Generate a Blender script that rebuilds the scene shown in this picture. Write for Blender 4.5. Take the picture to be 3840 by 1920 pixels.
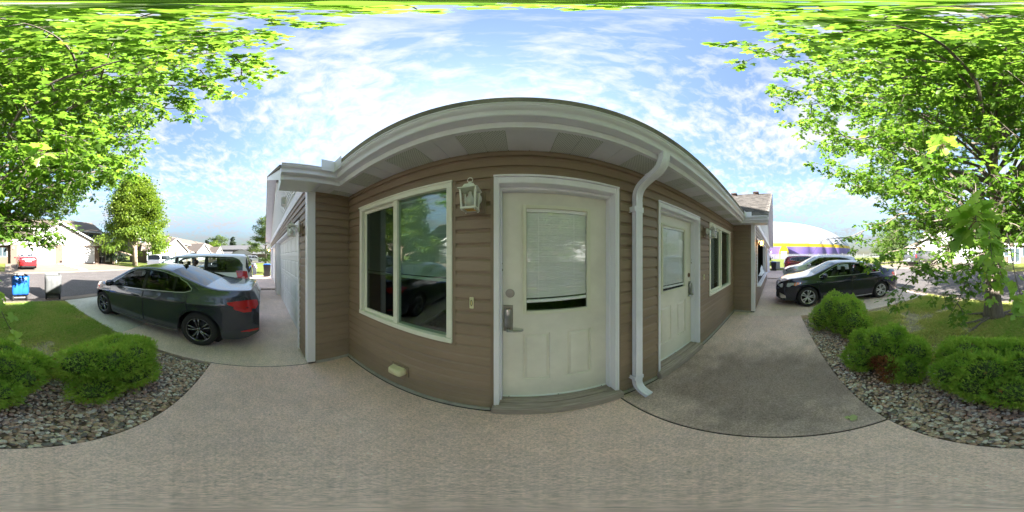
import bpy, bmesh, math, random
import numpy as np
from mathutils import Vector, Matrix
from mathutils.bvhtree import BVHTree

for o in list(bpy.data.objects):
    bpy.data.objects.remove(o)
scene = bpy.context.scene
COL = scene.collection
R = math.radians
random.seed(7)
rng = np.random.default_rng(7)

# ------------------------------------------------------------------ camera, sky, sun, exposure
CAMZ = 1.615
cd = bpy.data.cameras.new('camera')
cd.type = 'PANO'
try:
    cd.panorama_type = 'EQUIRECTANGULAR'
except Exception:
    cd.cycles.panorama_type = 'EQUIRECTANGULAR'
cd.clip_start = 0.02
cd.clip_end = 3000
cam = bpy.data.objects.new('camera', cd)
COL.objects.link(cam)
cam.location = (0, 0, CAMZ)
cam.rotation_euler = (R(90), 0, R(2.5))
scene.camera = cam

SUN_AZ, SUN_EL = R(-16.5), R(27.0)          # azimuth from +Y towards +X
SUNV = Vector((math.sin(SUN_AZ)*math.cos(SUN_EL), math.cos(SUN_AZ)*math.cos(SUN_EL), math.sin(SUN_EL)))
SKY_STRENGTH = 0.15
SUN_STRENGTH = 4.4
EXPOSURE = 2.85

world = bpy.data.worlds.new('World')
scene.world = world
world.use_nodes = True
nt = world.node_tree
nt.nodes.clear()
def wn(t, **kw):
    n = nt.nodes.new(t)
    for k, v in kw.items():
        setattr(n, k, v)
    return n
L = nt.links.new
w_out = wn('ShaderNodeOutputWorld'); w_bg = wn('ShaderNodeBackground')
w_bg.inputs['Strength'].default_value = SKY_STRENGTH
sky = wn('ShaderNodeTexSky', sky_type='NISHITA')
sky.sun_disc = False
sky.sun_elevation = SUN_EL
sky.sun_rotation = SUN_AZ
sky.air_density = 1.0; sky.dust_density = 0.6; sky.ozone_density = 1.6
tc = wn('ShaderNodeTexCoord')
sep = wn('ShaderNodeSeparateXYZ'); L(tc.outputs['Generated'], sep.inputs[0])
def wmath(op, a, b=None, c=None, clamp=False):
    n = wn('ShaderNodeMath', operation=op); n.use_clamp = clamp
    for i, v in enumerate((a, b, c)):
        if v is None: continue
        if isinstance(v, (int, float)): n.inputs[i].default_value = v
        else: L(v, n.inputs[i])
    return n.outputs[0]
# a thin cloud deck: the view direction meets a flat layer of altocumulus
zc = wmath('MAXIMUM', sep.outputs['Z'], 0.0)
den = wmath('ADD', zc, 0.13)
cu = wmath('DIVIDE', sep.outputs['X'], den); cv = wmath('DIVIDE', sep.outputs['Y'], den)
comb = wn('ShaderNodeCombineXYZ'); L(cu, comb.inputs[0]); L(cv, comb.inputs[1])
mp = wn('ShaderNodeMapping'); L(comb.outputs[0], mp.inputs['Vector'])
mp.inputs['Rotation'].default_value = (0, 0, R(35)); mp.inputs['Scale'].default_value = (1.0, 1.45, 1.0)
n1 = wn('ShaderNodeTexNoise'); L(mp.outputs[0], n1.inputs['Vector'])
n1.inputs['Scale'].default_value = 9.5; n1.inputs['Detail'].default_value = 7; n1.inputs['Roughness'].default_value = 0.62; n1.inputs['Distortion'].default_value = 0.35
n2 = wn('ShaderNodeTexNoise'); L(comb.outputs[0], n2.inputs['Vector'])
n2.inputs['Scale'].default_value = 1.6; n2.inputs['Detail'].default_value = 4; n2.inputs['Roughness'].default_value = 0.5
cs = wmath('ADD', wmath('MULTIPLY', n1.outputs['Fac'], 0.66), wmath('MULTIPLY', n2.outputs['Fac'], 0.56))
ramp = wn('ShaderNodeValToRGB'); L(cs, ramp.inputs[0])
ramp.color_ramp.elements[0].position = 0.545; ramp.color_ramp.elements[0].color = (0, 0, 0, 1)
ramp.color_ramp.elements[1].position = 0.715; ramp.color_ramp.elements[1].color = (1, 1, 1, 1)
cover = wmath('MULTIPLY', ramp.outputs['Color'], 0.90)
cover = wmath('ADD', cover, 0.06)
# sunlit cloud colour (before the background strength)
ccol = wn('ShaderNodeRGB'); ccol.outputs[0].default_value = (0.99, 1.03, 1.09, 1)
dotn = wn('ShaderNodeVectorMath', operation='DOT_PRODUCT'); L(tc.outputs['Generated'], dotn.inputs[0]); dotn.inputs[1].default_value = SUNV
glow = wmath('POWER', wmath('MAXIMUM', dotn.outputs['Value'], 0.0), 5.0)
gfac = wmath('ADD', wmath('MULTIPLY', glow, 0.12), 1.0)
cmul = wn('ShaderNodeVectorMath', operation='SCALE'); L(ccol.outputs[0], cmul.inputs[0]); L(gfac, cmul.inputs['Scale'])
wmix = wn('ShaderNodeMix', data_type='RGBA')
hz = wn('ShaderNodeMapRange'); L(zc, hz.inputs['Value']); hz.inputs['From Max'].default_value = 0.42; hz.inputs['To Min'].default_value = 0.085; hz.inputs['To Max'].default_value = 0.47; hz.interpolation_type = 'SMOOTHSTEP'
tint = wn('ShaderNodeVectorMath', operation='MULTIPLY'); L(sky.outputs[0], tint.inputs[0]); tint.inputs[1].default_value = (1.0, 1.0, 0.98)
skm = wn('ShaderNodeVectorMath', operation='SCALE'); L(tint.outputs[0], skm.inputs[0]); L(hz.outputs[0], skm.inputs['Scale'])
L(cover, wmix.inputs['Factor']); L(skm.outputs[0], wmix.inputs['A']); cl_h = wn('ShaderNodeMapRange'); L(zc, cl_h.inputs['Value']); cl_h.inputs['From Max'].default_value = 0.35; cl_h.inputs['To Min'].default_value = 0.38; cl_h.inputs['To Max'].default_value = 1.0
cm2 = wn('ShaderNodeVectorMath', operation='SCALE'); L(cmul.outputs[0], cm2.inputs[0]); L(cl_h.outputs[0], cm2.inputs['Scale'])
L(cm2.outputs[0], wmix.inputs['B'])
L(wmix.outputs['Result'], w_bg.inputs['Color']); L(w_bg.outputs[0], w_out.inputs['Surface'])

sl = bpy.data.lights.new('sun', 'SUN'); sl.energy = SUN_STRENGTH; sl.angle = R(0.6); sl.color = (1.0, 0.95, 0.88)
sun = bpy.data.objects.new('sun', sl); COL.objects.link(sun)
sun.rotation_euler = SUNV.to_track_quat('Z', 'Y').to_euler(); sun.location = (0, 30, 30)

vs = scene.view_settings
vs.view_transform = 'Standard'; vs.look = 'None'; vs.gamma = 1.0; vs.use_curve_mapping = False; vs.exposure = EXPOSURE
scene.render.engine = 'CYCLES'
cy = scene.cycles
cy.use_denoising = True
cy.max_bounces = 10; cy.transparent_max_bounces = 24; cy.transmission_bounces = 6; cy.diffuse_bounces = 7; cy.glossy_bounces = 4
cy.sample_clamp_indirect = 20.0

# ------------------------------------------------------------------ materials
MATS = {}
def nodes_of(m):
    return m.node_tree.nodes, m.node_tree.links
def mat(name, col, rough=0.6, metal=0.0, nscale=0, namt=0.0, bump=0.0, bscale=None, coat=0.0, spec=0.5, coords='Object', stretch=None, emit=None, detail=4):
    """principled material with noise-driven colour variation and fine relief"""
    m = bpy.data.materials.new(name); m.use_nodes = True
    nd, lk = nodes_of(m)
    p = nd['Principled BSDF']
    c = (col[0], col[1], col[2], 1)
    p.inputs['Base Color'].default_value = c
    p.inputs['Roughness'].default_value = rough
    p.inputs['Metallic'].default_value = metal
    p.inputs['Specular IOR Level'].default_value = spec
    p.inputs['Coat Weight'].default_value = coat
    p.inputs['Coat Roughness'].default_value = 0.03
    if emit:
        p.inputs['Emission Color'].default_value = (*emit[:3], 1); p.inputs['Emission Strength'].default_value = emit[3]
    if nscale or bump:
        t = nd.new('ShaderNodeTexCoord')
        vec = t.outputs[coords]
        if stretch:
            mpn = nd.new('ShaderNodeMapping'); lk.new(vec, mpn.inputs['Vector']); mpn.inputs['Scale'].default_value = stretch
            vec = mpn.outputs[0]
    if nscale:
        n = nd.new('ShaderNodeTexNoise'); lk.new(vec, n.inputs['Vector']); n.inputs['Scale'].default_value = nscale
        n.inputs['Detail'].default_value = detail; n.inputs['Roughness'].default_value = 0.65
        mr = nd.new('ShaderNodeMapRange'); lk.new(n.outputs['Fac'], mr.inputs['Value'])
        mr.inputs['From Min'].default_value = 0.3; mr.inputs['From Max'].default_value = 0.7
        mr.inputs['To Min'].default_value = 1 - namt; mr.inputs['To Max'].default_value = 1 + namt
        vm = nd.new('ShaderNodeVectorMath'); vm.operation = 'SCALE'
        vm.inputs[0].default_value = col[:3]; lk.new(mr.outputs[0], vm.inputs['Scale'])
        lk.new(vm.outputs[0], p.inputs['Base Color'])
    if bump:
        n = nd.new('ShaderNodeTexNoise'); lk.new(vec, n.inputs['Vector']); n.inputs['Scale'].default_value = bscale or nscale * 3
        n.inputs['Detail'].default_value = 3
        b = nd.new('ShaderNodeBump'); b.inputs['Strength'].default_value = bump; b.inputs['Distance'].default_value = 0.01
        lk.new(n.outputs['Fac'], b.inputs['Height']); lk.new(b.outputs[0], p.inputs['Normal'])
    MATS[name] = m
    return m

def leaf_mat(name, col, col2, trans=0.5, rough=0.45):
    """two-sided leaf: diffuse + translucent, per-leaf colour from the 'lv' attribute"""
    m = bpy.data.materials.new(name); m.use_nodes = True
    nd, lk = nodes_of(m)
    p = nd['Principled BSDF']; out = nd['Material Output']
    a = nd.new('ShaderNodeAttribute'); a.attribute_name = 'lv'
    mx = nd.new('ShaderNodeMix'); mx.data_type = 'RGBA'
    mx.inputs['A'].default_value = (*col, 1); mx.inputs['B'].default_value = (*col2, 1)
    lk.new(a.outputs['Fac'], mx.inputs['Factor'])
    lk.new(mx.outputs['Result'], p.inputs['Base Color']); p.inputs['Roughness'].default_value = rough
    p.inputs['Specular IOR Level'].default_value = 0.35
    tr = nd.new('ShaderNodeBsdfTranslucent')
    vm = nd.new('ShaderNodeVectorMath'); vm.operation = 'MULTIPLY'; lk.new(mx.outputs['Result'], vm.inputs[0]); vm.inputs[1].default_value = (1.5, 1.55, 0.95)
    lk.new(vm.outputs[0], tr.inputs['Color'])
    ms = nd.new('ShaderNodeMixShader'); ms.inputs[0].default_value = trans
    lk.new(p.outputs[0], ms.inputs[1]); lk.new(tr.outputs[0], ms.inputs[2]); lk.new(ms.outputs[0], out.inputs['Surface'])
    MATS[name] = m
    return m

def glass_mat(name, tint=(0.8, 0.85, 0.85), ior=1.5, rough=0.0):
    """thin window pane: tinted see-through with a Fresnel mirror"""
    m = bpy.data.materials.new(name); m.use_nodes = True
    nd, lk = nodes_of(m)
    nd.remove(nd['Principled BSDF']); out = nd['Material Output']
    tr = nd.new('ShaderNodeBsdfTransparent'); tr.inputs[0].default_value = (*tint, 1)
    gl = nd.new('ShaderNodeBsdfGlossy'); gl.inputs['Roughness'].default_value = rough; gl.inputs[0].default_value = (0.95, 0.97, 0.97, 1)
    # Schlick reflectance from either side of the thin pane
    ge = nd.new('ShaderNodeNewGeometry'); dt = nd.new('ShaderNodeVectorMath'); dt.operation = 'DOT_PRODUCT'; lk.new(ge.outputs['Normal'], dt.inputs[0]); lk.new(ge.outputs['Incoming'], dt.inputs[1])
    def mth(op, x, y):
        q = nd.new('ShaderNodeMath'); q.operation = op
        for i, v in enumerate((x, y)):
            if v is None: continue
            if isinstance(v, (int, float)): q.inputs[i].default_value = v
            else: lk.new(v, q.inputs[i])
        return q.outputs[0]
    f0 = ((ior-1)/(ior+1))**2
    fac = mth('ADD', mth('MULTIPLY', mth('POWER', mth('SUBTRACT', 1.0, mth('ABSOLUTE', dt.outputs['Value'], None)), 5.0), 1-f0), f0)
    ms = nd.new('ShaderNodeMixShader'); lk.new(fac, ms.inputs[0]); lk.new(tr.outputs[0], ms.inputs[1]); lk.new(gl.outputs[0], ms.inputs[2])
    lk.new(ms.outputs[0], out.inputs['Surface'])
    MATS[name] = m
    return m

def concrete_mat(name, col, stain=None, speck=0.35, wear=0.13):
    """broom-finished concrete: fine aggregate speckle, cloudy wear, optional algae stain with its own outline"""
    m = bpy.data.materials.new(name); m.use_nodes = True
    nd, lk = nodes_of(m)
    p = nd['Principled BSDF']; p.inputs['Roughness'].default_value = 0.9; p.inputs['Specular IOR Level'].default_value = 0.25
    t = nd.new('ShaderNodeTexCoord'); vec = t.outputs['Object']
    def noise(s, d, rr=0.6):
        n = nd.new('ShaderNodeTexNoise'); lk.new(vec, n.inputs['Vector']); n.inputs['Scale'].default_value = s; n.inputs['Detail'].default_value = d; n.inputs['Roughness'].default_value = rr
        return n.outputs['Fac']
    def mrange(v, a, b, c, d):
        q = nd.new('ShaderNodeMapRange'); lk.new(v, q.inputs['Value'])
        for k, x in zip(('From Min', 'From Max', 'To Min', 'To Max'), (a, b, c, d)): q.inputs[k].default_value = x
        return q.outputs[0]
    def mul(a, b):
        q = nd.new('ShaderNodeMath'); q.operation = 'MULTIPLY'; lk.new(a, q.inputs[0]); lk.new(b, q.inputs[1]); return q.outputs[0]
    big = mrange(noise(1.1, 4), 0.3, 0.7, 1 - wear, 1 + wear)
    mid = mrange(noise(9, 4), 0.3, 0.7, 1 - wear*0.6, 1 + wear*0.6)
    fine = mrange(noise(95, 2, 0.8), 0.32, 0.68, 1 - speck, 1 + speck)
    fine2 = mrange(noise(42, 3, 0.75), 0.34, 0.66, 1 - speck*0.8, 1 + speck*0.8)
    f = mul(mul(big, mid), mul(fine, fine2))
    # sparse dark pits and droppings
    v = nd.new('ShaderNodeTexVoronoi'); lk.new(vec, v.inputs['Vector']); v.inputs['Scale'].default_value = 5.5
    pit = mrange(v.outputs['Distance'], 0.025, 0.045, 0.45, 1.0)
    f = mul(f, pit)
    if stain:
        sx, sy, rx, ry, dark = stain
        mpn = nd.new('ShaderNodeMapping'); mpn.vector_type = 'POINT'; lk.new(vec, mpn.inputs['Vector'])
        mpn.inputs['Location'].default_value = (-sx/rx, -sy/ry, 0); mpn.inputs['Scale'].default_value = (1/rx, 1/ry, 0)
        ln = nd.new('ShaderNodeVectorMath'); ln.operation = 'LENGTH'; lk.new(mpn.outputs[0], ln.inputs[0])
        ad = nd.new('ShaderNodeMath'); ad.operation = 'ADD'; lk.new(ln.outputs['Value'], ad.inputs[0])
        lk.new(mrange(noise(2.2, 5), 0.25, 0.75, -0.28, 0.28), ad.inputs[1])
        f = mul(f, mrange(ad.outputs[0], 0.45, 1.3, dark, 1.0))
    cm = nd.new('ShaderNodeMix'); cm.data_type = 'RGBA'
    lk.new(noise(3.2, 3), cm.inputs['Factor'])
    cm.inputs['A'].default_value = (col[0]*1.04, col[1]*0.99, col[2]*0.93, 1); cm.inputs['B'].default_value = (col[0]*0.96, col[1]*1.0, col[2]*1.05, 1)
    vm = nd.new('ShaderNodeVectorMath'); vm.operation = 'SCALE'; lk.new(cm.outputs['Result'], vm.inputs[0]); lk.new(f, vm.inputs['Scale'])
    lk.new(vm.outputs[0], p.inputs['Base Color'])
    b = nd.new('ShaderNodeBump'); b.inputs['Strength'].default_value = 0.35; b.inputs['Distance'].default_value = 0.004
    lk.new(noise(120, 2), b.inputs['Height']); lk.new(b.outputs[0], p.inputs['Normal'])
    MATS[name] = m
    return m

def lines_mat(name, col, spacing, axis='Z', dark=0.6, width=0.12, rough=0.7, coords='Object', namt=0.05):
    """flat cladding too far away to tell its courses apart: thin course lines at a real spacing"""
    m = bpy.data.materials.new(name); m.use_nodes = True
    nd, lk = nodes_of(m)
    p = nd['Principled BSDF']; p.inputs['Roughness'].default_value = rough
    t = nd.new('ShaderNodeTexCoord'); s = nd.new('ShaderNodeSeparateXYZ'); lk.new(t.outputs[coords], s.inputs[0])
    a = nd.new('ShaderNodeMath'); a.operation = 'DIVIDE'; lk.new(s.outputs[axis], a.inputs[0]); a.inputs[1].default_value = spacing
    f = nd.new('ShaderNodeMath'); f.operation = 'FRACT'; lk.new(a.outputs[0], f.inputs[0])
    r = nd.new('ShaderNodeMapRange'); lk.new(f.outputs[0], r.inputs['Value'])
    r.inputs['From Min'].default_value = 0.0; r.inputs['From Max'].default_value = width; r.inputs['To Min'].default_value = dark; r.inputs['To Max'].default_value = 1.0
    n = nd.new('ShaderNodeTexNoise'); lk.new(t.outputs[coords], n.inputs['Vector']); n.inputs['Scale'].default_value = 1.5; n.inputs['Detail'].default_value = 5
    r2 = nd.new('ShaderNodeMapRange'); lk.new(n.outputs['Fac'], r2.inputs['Value']); r2.inputs['To Min'].default_value = 1 - 2*namt; r2.inputs['To Max'].default_value = 1 + 2*namt
    mu = nd.new('ShaderNodeMath'); mu.operation = 'MULTIPLY'; lk.new(r.outputs[0], mu.inputs[0]); lk.new(r2.outputs[0], mu.inputs[1])
    vm = nd.new('ShaderNodeVectorMath'); vm.operation = 'SCALE'; vm.inputs[0].default_value = col; lk.new(mu.outputs[0], vm.inputs['Scale'])
    lk.new(vm.outputs[0], p.inputs['Base Color'])
    MATS[name] = m
    return m

def perforated_mat(name, col):
    """vented soffit: rows of small punched holes"""
    m = bpy.data.materials.new(name); m.use_nodes = True
    nd, lk = nodes_of(m)
    p = nd['Principled BSDF']; p.inputs['Roughness'].default_value = 0.55
    t = nd.new('ShaderNodeTexCoord'); mpn = nd.new('ShaderNodeMapping'); lk.new(t.outputs['Object'], mpn.inputs['Vector'])
    mpn.inputs['Rotation'].default_value = (0, 0, R(45)); mpn.inputs['Scale'].default_value = (72, 72, 0)
    fr = nd.new('ShaderNodeVectorMath'); fr.operation = 'FRACTION'; lk.new(mpn.outputs[0], fr.inputs[0])
    sb = nd.new('ShaderNodeVectorMath'); sb.operation = 'SUBTRACT'; lk.new(fr.outputs[0], sb.inputs[0]); sb.inputs[1].default_value = (0.5, 0.5, 0)
    ln = nd.new('ShaderNodeVectorMath'); ln.operation = 'LENGTH'; lk.new(sb.outputs[0], ln.inputs[0])
    r = nd.new('ShaderNodeMapRange'); lk.new(ln.outputs['Value'], r.inputs['Value']); r.inputs['From Min'].default_value = 0.17; r.inputs['From Max'].default_value = 0.26
    r.inputs['To Min'].default_value = 0.12; r.inputs['To Max'].default_value = 1
    vm = nd.new('ShaderNodeVectorMath'); vm.operation = 'SCALE'; vm.inputs[0].default_value = col; lk.new(r.outputs[0], vm.inputs['Scale'])
    lk.new(vm.outputs[0], p.inputs['Base Color'])
    MATS[name] = m
    return m

# ------------------------------------------------------------------ object helpers
def link(o, parent=None, label=None, cat=None, group=None, kind=None):
    COL.objects.link(o)
    if parent is not None: o.parent = parent
    tag(o, label, cat, group, kind)
    return o
def tag(o, label=None, cat=None, group=None, kind=None):
    if label: o['label'] = label
    if cat: o['category'] = cat
    if group: o['group'] = group
    if kind: o['kind'] = kind
    return o
def thing(name, label, cat, loc=(0, 0, 0), rz=0, group=None):
    o = bpy.data.objects.new(name, None)
    o.location = loc; o.rotation_euler = (0, 0, rz); o.empty_display_size = 0.2
    return link(o, None, label, cat, group)

class MB:
    """collects shapes (world or local coordinates) into one mesh"""
    def __init__(s): s.v = []; s.f = []
    def add(s, vs, fs):
        b = len(s.v); s.v += [tuple(p) for p in vs]; s.f += [tuple(i + b for i in f) for f in fs]; return s
    def box(s, x0, x1, y0, y1, z0, z1):
        return s.add([(x0,y0,z0),(x1,y0,z0),(x1,y1,z0),(x0,y1,z0),(x0,y0,z1),(x1,y0,z1),(x1,y1,z1),(x0,y1,z1)],
                     [(0,3,2,1),(4,5,6,7),(0,1,5,4),(1,2,6,5),(2,3,7,6),(3,0,4,7)])
    def cbox(s, x0, x1, y0, y1, z0, z1, c=0.006):
        """box with chamfered edges"""
        bm = bmesh.new(); bmesh.ops.create_cube(bm, size=1)
        for v in bm.verts:
            v.co = Vector(((x0+x1)/2 + v.co.x*(x1-x0), (y0+y1)/2 + v.co.y*(y1-y0), (z0+z1)/2 + v.co.z*(z1-z0)))
        bmesh.ops.bevel(bm, geom=bm.edges[:] , offset=c, segments=2, affect='EDGES', profile=0.5)
        bm.verts.index_update()
        s.add([v.co for v in bm.verts], [[v.index for v in f.verts] for f in bm.faces]); bm.free(); return s
    def prism(s, poly, axis, a, b):
        """extrude a 2-D polygon along an axis: 'x' (poly in y,z), 'y' (poly in x,z), 'z' (poly in x,y)"""
        n = len(poly)
        def P(p, t):
            return {'x': (t, p[0], p[1]), 'y': (p[0], t, p[1]), 'z': (p[0], p[1], t)}[axis]
        vs = [P(p, a) for p in poly] + [P(p, b) for p in poly]
        fs = [tuple(range(n))[::-1], tuple(range(n, 2*n))] + [(i, (i+1) % n, n + (i+1) % n, n + i) for i in range(n)]
        return s.add(vs, fs)
    def loft(s, rings, closed=True, caps=True):
        n = len(rings[0]); b = len(s.v)
        for r in rings: s.v += [tuple(p) for p in r]
        m = n if closed else n - 1
        for i in range(len(rings) - 1):
            for j in range(m):
                s.f.append((b + i*n + j, b + i*n + (j+1) % n, b + (i+1)*n + (j+1) % n, b + (i+1)*n + j))
        if caps and closed:
            s.f.append(tuple(b + j for j in range(n))[::-1]); s.f.append(tuple(b + (len(rings)-1)*n + j for j in range(n)))
        return s
    def tube(s, pts, rad, n=8, caps=True):
        pts = [Vector(p) for p in pts]
        if isinstance(rad, (int, float)): rad = [rad]*len(pts)
        rings = []; up = Vector((0.13, 0.21, 0.97))
        for i, p in enumerate(pts):
            t = (pts[min(i+1, len(pts)-1)] - pts[max(i-1, 0)]).normalized()
            a = t.cross(up)
            if a.length < 1e-3: a = t.cross(Vector((1, 0, 0)))
            a.normalize(); b = t.cross(a)
            rings.append([p + (a*math.cos(2*math.pi*k/n) + b*math.sin(2*math.pi*k/n))*rad[i] for k in range(n)])
        return s.loft(rings, True, caps)
    def lathe(s, prof, n=24, c=(0, 0, 0), axis='z'):
        """revolve (radius, height) profile"""
        rings = []
        for r, h in prof:
            ring = []
            for k in range(n):
                a = 2*math.pi*k/n
                x, y = r*math.cos(a), r*math.sin(a)
                p = {'z': (x, y, h), 'y': (x, h, y), 'x': (h, x, y)}[axis]
                ring.append((c[0]+p[0], c[1]+p[1], c[2]+p[2]))
            rings.append(ring)
        return s.loft(rings, True, True)
    def ell(s, c, r, nu=12, nv=8):
        prof = [(max(1e-4, math.sin(math.pi*i/nv)), -math.cos(math.pi*i/nv)) for i in range(nv+1)]
        rings = [[(c[0]+r[0]*q*math.cos(2*math.pi*k/nu), c[1]+r[1]*q*math.sin(2*math.pi*k/nu), c[2]+r[2]*h) for k in range(nu)] for q, h in prof]
        return s.loft(rings)
    def xf(s, M):
        s.v = [tuple(M @ Vector(p)) for p in s.v]; return s
    def build(s, name, m, parent=None, label=None, cat=None, group=None, kind=None, smooth=False, world=True, recalc=True):
        off = Vector((0, 0, 0))
        if parent is not None and world:
            q = parent
            while q is not None: off += q.location; q = q.parent
        me = bpy.data.meshes.new(name)
        me.from_pydata([tuple(Vector(p) - off) for p in s.v], [], s.f)
        if recalc:
            bm = bmesh.new(); bm.from_mesh(me); bmesh.ops.recalc_face_normals(bm, faces=bm.faces); bm.to_mesh(me); bm.free()
        if smooth:
            me.polygons.foreach_set('use_smooth', [True]*len(me.polygons))
        me.materials.append(MATS[m] if isinstance(m, str) else m)
        me.update()
        o = bpy.data.objects.new(name, me)
        return link(o, parent, label, cat, group, kind)

def np_mesh(name, V, F, m, lv=None, smooth=False):
    """mesh from numpy arrays; F is (n,k)"""
    me = bpy.data.meshes.new(name)
    nv, nf, k = len(V), len(F), F.shape[1]
    me.vertices.add(nv); me.vertices.foreach_set('co', np.ascontiguousarray(V, dtype=np.float32).ravel())
    me.loops.add(nf*k); me.loops.foreach_set('vertex_index', np.ascontiguousarray(F, dtype=np.int32).ravel())
    me.polygons.add(nf); me.polygons.foreach_set('loop_start', np.arange(0, nf*k, k, dtype=np.int32))
    try: me.polygons.foreach_set('loop_total', np.full(nf, k, dtype=np.int32))
    except Exception: pass
    if smooth: me.polygons.foreach_set('use_smooth', np.ones(nf, dtype=bool))
    if lv is not None:
        at = me.attributes.new('lv', 'FLOAT', 'POINT'); at.data.foreach_set('value', np.ascontiguousarray(lv, dtype=np.float32))
    me.update(calc_edges=True); me.validate()
    me.materials.append(MATS[m] if isinstance(m, str) else m)
    return me

def inst(name, me, parent, loc=(0,0,0), rot=(0,0,0), scale=(1,1,1), label=None, cat=None, group=None, kind=None):
    o = bpy.data.objects.new(name, me)
    o.location = loc; o.rotation_euler = rot; o.scale = scale
    return link(o, parent, label, cat, group, kind)

def copy_thing(root, loc, rz, label, group=None):
    c = root.copy(); COL.objects.link(c); c.location = loc; c.rotation_euler = (0, 0, rz); c['label'] = label
    if group: c['group'] = group
    for ch in root.children:
        d = ch.copy(); COL.objects.link(d); d.parent = c
        for g in ch.children:
            e = g.copy(); COL.objects.link(e); e.parent = d
    return c

def text_mesh(name, txt, size, m, parent, loc, rot, depth=0.001):
    cu_ = bpy.data.curves.new(name, 'FONT'); cu_.body = txt; cu_.size = size; cu_.extrude = depth; cu_.align_x = 'CENTER'; cu_.align_y = 'CENTER'
    tmp = bpy.data.objects.new('tmp', cu_); COL.objects.link(tmp)
    dg = bpy.context.evaluated_depsgraph_get(); me = bpy.data.meshes.new_from_object(tmp.evaluated_get(dg))
    bpy.data.objects.remove(tmp); me.materials.clear(); me.materials.append(MATS[m])
    o = bpy.data.objects.new(name, me); o.location = loc; o.rotation_euler = rot
    return link(o, parent)

def smooth_step(a, b, x):
    t = min(1, max(0, (x-a)/(b-a))); return t*t*(3-2*t)
def zt(x, y):
    """height of the ground: level by the house, rising gently beyond the street"""
    fx = 1.0 - 0.62*smooth_step(4, 22, -x) - 0.35*smooth_step(14, 40, x)
    return min(0.82, max(0.0, -y - 6.2)*0.044)*fx + 0.5*smooth_step(22, 75, x)

# material palette
SIDING_COL = (0.285, 0.204, 0.146)
mat('siding_trim_brown', (0.26, 0.19, 0.137), 0.55, nscale=4, namt=0.06)
def siding_mat(name, col):
    """vinyl lap siding: slight board-to-board fading, chalky weathering, splash dirt near the ground"""
    m = bpy.data.materials.new(name); m.use_nodes = True
    nd, lk = nodes_of(m); p = nd['Principled BSDF']; p.inputs['Roughness'].default_value = 0.5
    ge = nd.new('ShaderNodeNewGeometry'); oi = nd.new('ShaderNodeObjectInfo')
    def noise(s, d, st=(1, 1, 1)):
        mp_ = nd.new('ShaderNodeMapping'); lk.new(ge.outputs['Position'], mp_.inputs['Vector']); mp_.inputs['Scale'].default_value = st
        n = nd.new('ShaderNodeTexNoise'); lk.new(mp_.outputs[0], n.inputs['Vector']); n.inputs['Scale'].default_value = s; n.inputs['Detail'].default_value = d; return n.outputs['Fac']
    def mr(v, a, b, c, d):
        q = nd.new('ShaderNodeMapRange'); lk.new(v, q.inputs['Value'])
        for k, x in zip(('From Min', 'From Max', 'To Min', 'To Max'), (a, b, c, d)): q.inputs[k].default_value = x
        return q.outputs[0]
    def op(o, a, b):
        q = nd.new('ShaderNodeMath'); q.operation = o; lk.new(a, q.inputs[0]); lk.new(b, q.inputs[1]); return q.outputs[0]
    f = op('MULTIPLY', mr(oi.outputs['Random'], 0, 1, 0.94, 1.06), mr(noise(2.2, 5, (0.7, 0.7, 2.5)), 0.3, 0.7, 0.90, 1.10))
    f = op('MULTIPLY', f, mr(noise(40, 3, (0.3, 0.3, 3)), 0.3, 0.7, 0.95, 1.05))
    vm = nd.new('ShaderNodeVectorMath'); vm.operation = 'SCALE'; vm.inputs[0].default_value = col; lk.new(f, vm.inputs['Scale'])
    sz = nd.new('ShaderNodeSeparateXYZ'); lk.new(ge.outputs['Position'], sz.inputs[0])
    dirt = op('MULTIPLY', mr(sz.outputs['Z'], 0.05, 0.40, 0.3, 0.0), mr(noise(6, 5, (1, 1, 0.5)), 0.38, 0.68, 0.0, 1.0))
    mx = nd.new('ShaderNodeMix'); mx.data_type = 'RGBA'; lk.new(dirt, mx.inputs['Factor']); lk.new(vm.outputs[0], mx.inputs['A']); mx.inputs['B'].default_value = (0.20, 0.175, 0.135, 1)
    lk.new(mx.outputs['Result'], p.inputs['Base Color'])
    MATS[name] = m
siding_mat('siding_brown', SIDING_COL)
mat('siding_back', (0.06, 0.045, 0.035), 0.8)
mat('siding_white', (0.72, 0.72, 0.70), 0.5, nscale=3, namt=0.04)
mat('trim_white', (0.88, 0.86, 0.93), 0.45, nscale=6, namt=0.05, bump=0.12, bscale=90, stretch=(1, 1, 0.15))
mat('trim_white_plain', (0.86, 0.87, 0.86), 0.4, nscale=5, namt=0.03)
mat('aluminium_white', (0.85, 0.83, 0.93), 0.32, nscale=4, namt=0.04)
mat('soffit_grey', (0.85, 0.83, 0.92), 0.5, nscale=6, namt=0.04)
perforated_mat('soffit_vented', (0.76, 0.77, 0.76))
mat('window_vinyl', (0.85, 0.84, 0.73), 0.4, nscale=7, namt=0.04)
mat('door_cream', (0.77, 0.735, 0.67), 0.38, nscale=2.6, namt=0.09, bump=0.05, bscale=40)
mat('lite_frame', (0.74, 0.72, 0.60), 0.4, nscale=6, namt=0.03)
mat('weathered_wood', (0.40, 0.325, 0.29), 0.85, nscale=9, namt=0.32, bump=0.5, bscale=40, stretch=(0.5, 9, 9))
mat('steel_satin', (0.42, 0.42, 0.41), 0.28, metal=1.0, nscale=8, namt=0.06)
mat('steel_plate', (0.36, 0.34, 0.31), 0.38, metal=0.85, nscale=9, namt=0.12)
mat('dark_hole', (0.01, 0.01, 0.01), 0.8)
mat('rust', (0.16, 0.075, 0.04), 0.8, nscale=30, namt=0.3)
mat('blind_white', (0.88, 0.88, 0.90), 0.5)
mat('interior_dark', (0.035, 0.035, 0.035), 0.9)
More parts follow.
